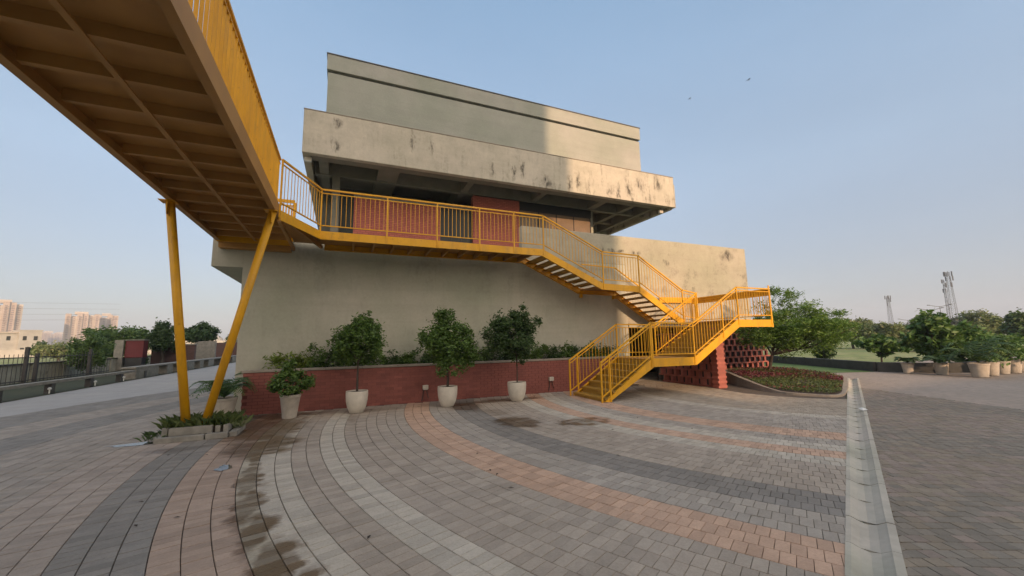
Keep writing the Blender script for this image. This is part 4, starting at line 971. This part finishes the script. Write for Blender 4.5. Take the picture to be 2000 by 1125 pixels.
tree_at(1985, 0, 632, 60, (27.2, 8.9), 'plum', 'plumeria_shrub', 'leafy plumeria shrub behind the pots at the right edge', 'shrub', n=3000, leaf=.26, seed=64, trunk=.1, tight=.24)
bgt = 'scrub trees on the far side of the field'
def far(px, dist, py_top, half, mat, lab, n, leaf, seed, name='scrub_tree', trunk=.08, depth=1.0, group=bgt, clumps=60, r0=.15):
    g = ray(px, 700); h_ = Vector((g.x, g.y)).normalized(); p = h_*dist
    yy = CAMH+dist*(ray(px, py_top).z/Vector((ray(px, py_top).x, ray(px, py_top).y)).length)
    t = empty(name, (p.x, p.y, 0), lab, 'tree', group)
    q = ROT.transposed() @ Vector((p.x, p.y, 0)); dep = -q.z
    wm = 1.22*half*dep/FPX*math.cos(math.atan((px-CX)/FPX))
    tr = yy*trunk; rz = (yy-tr)/2
    o, cl = crown(t, (0, 0, tr+rz), (wm*.93, wm*.93*depth, rz*.98), n, leaf, M[mat], clumps=clumps, tight=.24, seed=seed, shell=.35, flat_bottom=.6)
    limbs(t, (0, 0, -.1), (0, 0, tr+rz*.5), r0, cl, 8, seed=seed)
far(1670, 62, 618, 48, 'scrub', 'pale olive scrub tree, left of the two rounded ones across the field', 9000, .3, 71)
far(1745, 60, 626, 42, 'scrub', 'pale olive scrub tree right of the shorter telecom mast', 8000, .3, 72)
far(1600, 75, 640, 40, 'scrub', 'low scrub tree across the field behind the feathery tree', 5000, .3, 73)
far(1800, 52, 655, 55, 'scrub', 'low sprawling brownish scrub in the middle of the field', 7000, .26, 74)
far(1830, 150, 614, 45, 'scrub_dark', 'far dark hazy tree below the tall telecom mast', 7000, .6, 75)
far(1790, 170, 632, 40, 'scrub_dark', 'far dark hazy tree left of the tall mast, lower one', 3000, .9, 76)
far(1880, 140, 622, 40, 'scrub_dark', 'far dark hazy tree right of the tall mast', 3000, .9, 77)
far(1930, 70, 608, 50, 'scrub', 'tall green tree behind the plumeria shrubs', 8000, .3, 78)
far(2010, 60, 606, 40, 'ficus_dark', 'dark green tree cut by the right edge of the view', 4000, .4, 79)
far(1700, 300, 640, 60, 'scrub_dark', 'distant low hazy tree line clump beyond the scrub', 2500, 1.8, 80)
far(1560, 260, 640, 60, 'scrub_dark', 'distant low hazy tree clump behind the stair end', 2500, 1.6, 81)

# masts and light poles
def mast(px, py_top, dist, w0, lab, ants):
    g = ray(px, 640); h_ = Vector((g.x, g.y)).normalized(); p = h_*dist; gg = ray(px, py_top)
    H_ = CAMH+dist*gg.z/Vector((gg.x, gg.y)).length
    t = empty('telecom_mast', (p.x, p.y, 0), lab, 'mast', 'telecom masts on the horizon')
    m_ = MB(); n = 14; cs = [(1, 1), (-1, 1), (-1, -1), (1, -1)]
    def c_(i, k): s = w0*(1-.6*i/n); return Vector((cs[k][0]*s, cs[k][1]*s, H_*i/n))
    for i in range(n):
        for k in range(4):
            m_.bar(c_(i, k), c_(i+1, k), .09, .09); m_.bar(c_(i, k), c_(i+1, (k+1) % 4), .04, .04); m_.bar(c_(i, (k+1) % 4), c_(i+1, k), .04, .04); m_.bar(c_(i+1, k), c_(i+1, (k+1) % 4), .04, .04)
    m_.build('lattice', M['mast'], t)
    rr = random.Random(int(px))
    am = MB().box(-.22, .22, -.12, .12, -1.1, 1.1).mesh('antenna', M['mast'])
    for k in range(ants):
        a = rr.uniform(0, 6.3); z = H_*rr.choice([.97, .9, .8]); link('antenna', am, t, (math.cos(a)*w0*1.1, math.sin(a)*w0*1.1, z), (0, 0, a))
mast(1742, 578, 330, 1.1, 'shorter lattice telecom mast on the horizon above the olive scrub', 9)
mast(1868, 530, 280, 1.3, 'tall lattice telecom mast with many antennas on the right horizon', 12)
mast(1857, 545, 330, .6, 'slim lattice mast standing just left of the tall telecom mast', 3)
lpm = None
for k, (px, dist, pyt, lab) in enumerate(((1823, 120, 605, 'leaning utility pole right of the olive scrub trees'), (1842, 130, 598, 'double arm street light before the dark hazy trees'), (1775, 160, 625, 'small distant street light right of the shorter mast'))):
    g = ray(px, 640); h_ = Vector((g.x, g.y)).normalized(); p = h_*dist; gg = ray(px, pyt); H_ = CAMH+dist*gg.z/Vector((gg.x, gg.y)).length
    t = empty('street_light', (p.x, p.y, 0), lab, 'street light', 'street lights on the far road')
    MB().tube([(0, 0, 0), (0, 0, H_)], [.09, .05], 6).build('pole', M['mast'], t)
    for s in (-1, 1):
        a = MB().tube([(0, 0, H_-.1), (s*1.2, -s*1.4, H_+.35)], .05, 5).build('arm', M['mast'], t)
        MB().box(s*1.2-.3, s*1.2+.3, -s*1.4-.15, -s*1.4+.15, H_+.3, H_+.42).build('lamp_head', M['mast'], a)

# ------------------------------------------------------------------ left side: rail, fence, boundary wall, cabinet
gr = empty('guard_beam', (-10.2, 25, 0), 'low weathered concrete guard rail on dark posts along the left road verge', 'guard rail')
go = Vector((-10.2, 25, 0))
for i in range(8): MB().box(-10.3, -10.05, 8+i*2.45, 8+i*2.45+2.43, .34, .45).build('beam', M['kerb'], gr, bevel=.01).location = -go
pmesh = MB().box(-.1, .1, -.12, .12, -.05, .34).mesh('post', M['darkmetal'])
for i in range(9): link('post', pmesh, gr, Vector((-10.17, 8.1+i*2.6, 0))-go)
gm = MB().add([], [])
for i, y in enumerate((20.9, 23.9, 26.4)):
    t = empty('garden_light', (-9.95, y-.25, 0), ('nearest small pale garden light on the verge below the guard rail', 'middle small pale garden light on the verge below the guard rail', 'farthest small pale garden light, where the guard rail meets the block wall')[i], 'garden light', 'garden lights below the guard rail')
    MB().lathe([(.02, 0), (.02, .14), (.05, .15), (.055, .2), (.03, .22), (.01, .225)], 12).build('lamp', M['white'], t)
lb = empty('low_block_wall', (-10.4, 45, 0), 'low grey block wall with dark gaps continuing the guard rail further back', 'wall')
lo = Vector((-10.4, 45, 0)); y = 27.8; k = 0
while y < 75:
    seg = (2.9, .35, .9, .35)[k % 4] if k < 8 else 1.5
    if k % 2 == 0: MB().box(-10.7, -10.1, y, y+seg, -.05, .52).build('block', M['kerb'], lb).location = -lo
    y += seg+(.9 if k % 2 else .02); k += 1
MB().box(-10.72, -10.08, 27.7, 78, .525, .60).build('coping', M['kerb'], lb).location = -lo
fc = empty('picket_fence', (-13.4, 25, 0), 'dark metal picket fence with slim bars at the far left', 'fence')
fo = Vector((-13.4, 25, 0))
bm_ = MB().box(-.008, .008, -.008, .008, 0, 1.45).mesh('picket', M['darkmetal'])
for i in range(60): link('picket', bm_, fc, Vector((-13.4, 17+i*.27, -.02))-fo)
for z in (.2, 1.25): MB().box(-13.42, -13.38, 17, 33.2, z, z+.04).build('rail', M['darkmetal'], fc).location = -fo
for y, hh in ((19.5, 1.7), (25.9, 1.75), (26.6, 1.45), (31.0, 1.6)): MB().box(-13.46, -13.34, y-.06, y+.06, -.05, hh).build('post', M['darkmetal'], fc).location = -fo
bwl = empty('boundary_wall', (-15, 30, 0), 'streaked grey boundary wall with a dark coping behind the picket fence', 'wall')
wo = Vector((-15, 30, 0))
for i in range(12):
    y = 14+i*2.6; MB().box(-15.2, -15.0, y, y+2.59, -.1, .86).build('wall_panel', M['bed_wall'], bwl).location = -wo
    MB().box(-15.25, -14.93, y+2.4, y+2.7, -.1, .95).build('pier', M['bed_wall'], bwl).location = -wo
MB().box(-15.27, -14.93, 14, 45.2, .865, .93).build('coping', M['blackstone'], bwl).location = -wo
cb_ = empty('generator_cabinet', (-13.9, 38.6, 0), 'dark red metal cabinet over a near-black block of painted shade beside grey panels', 'cabinet')
MB().box(-.75, .3, -.4, .4, .9, 2.15).build('body', M['cabinet'], cb_, bevel=.02)
MB().box(-.7, .25, -.35, .35, 0, .895).build('base', M['dark'], cb_)  # near-black box, shade of the open base put into its colour
MB().box(-1.3, -.8, -.55, -.4, 0, 2.2).build('side_panel', M['kerb'], cb_)
MB().box(-.8, .35, -.48, .48, 2.155, 2.22).build('roof', M['kerb'], cb_)
t = empty('brick_stub_wall', (-13.1, 41, 0), 'short red brick wall stub with pale coping right of the red cabinet', 'wall')
MB().box(-.9, 0, -.2, .2, 0, 1.9).build('brick_wall', M['stub'], t); MB().box(.02, 1.9, -.2, .2, 0, 1.75).build('brick_wall', M['stub'], t); MB().box(0, 1.95, -.25, .25, 1.753, 1.85).build('coping', M['kerb'], t)
t = empty('concrete_screen_wall', (-12.6, 46, 0), 'plain grey sloping screen wall behind the clipped trees on the left', 'wall')
MB().prism_y([(-1.8, 0), (1.6, 0), (1.6, 2.1), (.3, 2.1), (-1.8, .9)], -.15, .15).build('wall_slab', M['kerb'], t)
t = empty('brick_stub_wall', (-11.6, 55, 0), 'second red brick stub wall seen between the yellow columns', 'wall')
MB().box(-1.6, 1.4, -.2, .2, 0, 2.0).build('brick_wall', M['stub'], t)
far(313, 42, 632, 27, 'ficus_dark', 'clipped dark ficus tree left of the yellow columns', 9000, .22, 91, 'clipped_tree', trunk=.25, group='clipped trees along the left road', clumps=80)
far(385, 50, 630, 36, 'ficus_dark', 'clipped dark ficus tree seen between the yellow columns', 9000, .24, 92, 'clipped_tree', trunk=.4, group='clipped trees along the left road', clumps=80)
far(450, 72, 652, 13, 'ficus_dark', 'clipped dark tree just left of the building corner', 1500, .3, 93, 'clipped_tree', trunk=.3, group='clipped trees along the left road')
far(275, 41.5, 692, 12, 'ficus_dark', 'small dark shrub in front of the brick stub wall', 900, .2, 99, 'shrub', trunk=.02, group='verge shrubs')
far(215, 44, 634, 66, 'thick', 'feathery green thicket above the boundary wall, the largest one', 12000, .26, 94, 'thicket_tree', group='thicket above the boundary wall')
far(176, 35, 655, 38, 'thick', 'low feathery thicket leaning over the boundary wall left of the red cabinet', 9000, .16, 88, 'thicket_tree', trunk=.0, group='thicket above the boundary wall')
far(262, 60, 650, 40, 'thick', 'feathery green tree behind the red cabinet', 3500, .36, 95, 'thicket_tree', group='thicket above the boundary wall')
far(112, 70, 668, 50, 'scrub', 'low green thicket above the boundary wall, left of the largest one', 4500, .3, 96, 'thicket_tree', group='thicket above the boundary wall')
far(75, 90, 668, 18, 'ficus_dark', 'dark tree right of the white house', 1500, .5, 98, 'thicket_tree', group='thicket above the boundary wall')

# distant buildings
M['tower_a'] = simple('tower_peach', (.42, .34, .28), .8, .05, .05, 1, 0)
M['tower_b'] = simple('tower_cream', (.47, .42, .36), .8, .05, .05, 1, 0)
M['tower_w'] = simple('tower_window', (.22, .17, .16), .5, .05, .1, 1, 0)
M['house'] = simple('white_house_paint', (.42, .40, .36), .8, .06, .3, 5, .05)
def tower(px, dist, py_top, width, depth, lab, cols=6, floors=22, rot=None, name='apartment_tower', group=None):
    g = ray(px, 660); h_ = Vector((g.x, g.y)).normalized(); p = h_*dist; gg = ray(px, py_top); H_ = CAMH+dist*gg.z/Vector((gg.x, gg.y)).length
    t = empty(name, (p.x, p.y, 0), lab, 'building', group); t.rotation_euler = (0, 0, math.atan2(h_.y, h_.x)-math.pi/2+(rot or 0))
    width *= .5; depth *= .7; w_ = width/2; fl = H_/floors; cw = width/cols
    for c in range(cols):
        x0 = -w_+c*cw; dz = (0, -fl*1.2, fl*.4, 0, -fl*.6)[c % 5]; dy = (0, 2.5, -1.5)[c % 3]
        MB().box(x0+.01, x0+cw-.01, dy, depth+dy, 0, H_+dz).build('wall_bay', M['tower_b' if c % 3 == 1 else 'tower_a'], t)
    wm_ = MB().box(-cw*.2, cw*.2, -.2, .5, -fl*.32, fl*.25).mesh('window', M['tower_w']); bm2 = MB().box(-cw*.3, cw*.3, -1.3, .2, -fl*.42, -fl*.25).mesh('balcony', M['tower_b'])
    for c in range(cols):
        dy = (0, 2.5, -1.5)[c % 3]
        for f in range(1, floors-1):
            link('window', wm_, t, (-w_+(c+.5)*cw, dy+.05, fl*(f+.5)))
            if c % 2 == 0 and f % 1 == 0 and cols*floors < 140: link('balcony', bm2, t, (-w_+(c+.5)*cw, dy+.05, fl*(f+.5)))
    MB().box(-w_*.5, w_*.3, 3, depth-2, H_-.5, H_+fl*1.3).build('roof_block', M['tower_b'], t)
    return t
tower(157, 620, 613, 50, 18, 'pale peach high-rise slab, left half of the broad pair on the left skyline', 6, 20)
tower(205, 640, 616, 36, 16, 'cream high-rise tower, right half of the broad pair on the left skyline', 4, 20)
tower(3, 560, 590, 38, 18, 'tall pale tower cut by the left edge of the view', 5, 22)
for k, (px, top, wd) in enumerate(((36, 655, 60), (66, 648, 70), (96, 650, 60), (118, 652, 55), (240, 661, 80))):
    tower(px, 1150+60*k, top, wd, 16, ('hazy far apartment block right of the left edge tower', 'hazy far apartment block, second from the left edge tower', 'hazy far apartment block midway between the two high-rise groups', 'hazy far apartment block just left of the broad pair', 'low hazy block right of the broad pair of towers')[k], 7, 12, group='hazy distant apartment blocks')
g = ray(30, 690); h_ = Vector((g.x, g.y)).normalized()*185
t = empty('white_house', (h_.x, h_.y, 0), 'white two storey house with small dark windows beyond the fence', 'house'); t.rotation_euler = (0, 0, math.atan2(h_.y, h_.x)-math.pi/2+.25)
t.scale = (.85, .85, 1.35)
MB().box(-6.5, 0, 0, 7, 0, 4.7).build('wall', M['house'], t); MB().box(.01, 5.2, -1.2, 6, 0, 5.2).build('wall', M['house'], t)
MB().box(-6.8, .2, -.4, 7.2, 4.705, 4.95).build('roof', M['tower_b'], t); MB().box(-.05, 5.4, -1.35, 6.2, 5.205, 5.4).build('roof', M['house'], t)
for (x, y, z) in ((-5, 0, 3.6), (-2, 0, 3.6), (1.3, -1.2, 3.6), (3.8, -1.2, 3.6), (1.0, -1.2, 1.1)): MB().box(x-.45, x+.45, y-.04, y+.05, z-.45, z+.45).build('window', M['glass'], t)
tag(MB().box(-95, -28, 118, 118.4, 0, 1.6).build('compound_wall', M['house']), 'long low white compound wall beyond the thicket on the left', 'wall')
# long low pale buildings between columns
g = ray(410, 680); h_ = Vector((g.x, g.y)).normalized()*230
t = empty('domed_shed', (h_.x, h_.y, 0), 'low pale shed with round white roofs seen between the yellow columns', 'building'); t.rotation_euler = (0, 0, math.atan2(h_.y, h_.x)-math.pi/2)
MB().box(-18, 18, 0, 10, 0, 4).build('wall', M['house'], t)
for x in (-11, 0, 10): MB().lathe([(5, 4), (4.4, 5.4), (2.8, 6.5), (.4, 7)], 16, (x, 5, 0)).build('dome', M['house'], t)
rr = random.Random(2)
for i in range(6):
    y = 60+i*7; tag(MB().tube([(-12.2, y, 0), (-12.2, y, 2.5)], [.05, .035], 6).build('fence_post', M['kerb']), 'slim post along the left road beyond the clipped trees', 'post', 'slim posts beyond the clipped trees')
# power lines
for k, (z, dz) in enumerate(((31, 2), (27.5, 1.5), (24, 1.0), (20.5, .5))):
    pts = [(-340+i*20, 262+i*9, z-2.5*math.sin(math.pi*i/10)) for i in range(11)]
    tag(MB().tube(pts, .05, 4).build('power_cable', M['mast']), ('topmost', 'second highest', 'third highest', 'lowest')[k]+' thin sagging power cable crossing the sky at far left', 'cable', 'power cables at far left')
# birds
for k, (px, py, d) in enumerate(((1462, 156, 60), (1347, 193, 70))):
    p = CAM+ray(px, py).normalized()*d
    t = empty('bird', p, ('tiny dark bird high in the sky, right one', 'tiny dark bird high in the sky, left and lower one')[k], 'bird')
    MB().lathe([(.01, -.14), (.05, -.05), (.055, .03), (.03, .1), (.008, .15)], 8).build('body', M['dark'], t, rot=(0, R(90), 0))
    for s in (-1, 1): MB().add([(.06, 0, .01), (-.06, 0, .01), (-.09, s*.16, .07), (-.03, s*.32, .03), (.03, s*.16, .08)], [(0, 1, 2, 3, 4)] if s > 0 else [(4, 3, 2, 1, 0)]).build('wing', M['dark'], t)

# ------------------------------------------------------------------ building behind the camera (the bridge comes from it)
ob = empty('opposite_block', (-20, -34, 0), 'large plain grey block behind the viewer from which the footbridge comes', 'building')
MB().box(-4, 27.9, -12, 0, 0, 31).build('wall', M['upper'], ob)
MB().box(27.92, 62, -12, 0, 0, 10.2).build('wall', M['upper'], ob)  # low unseen wing, added to keep the near paving in shade
wm_ = MB().box(-.9, .9, -.03, .06, -.8, .8).mesh('window', M['glass'])
for i in range(7):
    for j in range(7): link('window', wm_, ob, (-1.5+i*4.1, 0, 3+j*4))

# ------------------------------------------------------------------ haze
HZ = True
if HZ:
    m = bpy.data.materials.new('haze_air'); m.use_nodes = True; nt = m.node_tree; nt.nodes.remove(nt.nodes['Principled BSDF'])
    v = nt.nodes.new('ShaderNodeVolumePrincipled'); v.inputs['Color'].default_value = (.80, .88, 1.0, 1); v.inputs['Density'].default_value = .00055
    v.inputs['Anisotropy'].default_value = .0
    nt.links.new(v.outputs[0], nt.nodes['Material Output'].inputs['Volume'])
    o = MB().box(-2300, 2300, -2300, 2300, -1.2, 115).build('haze', m); tag(o, kind='stuff')
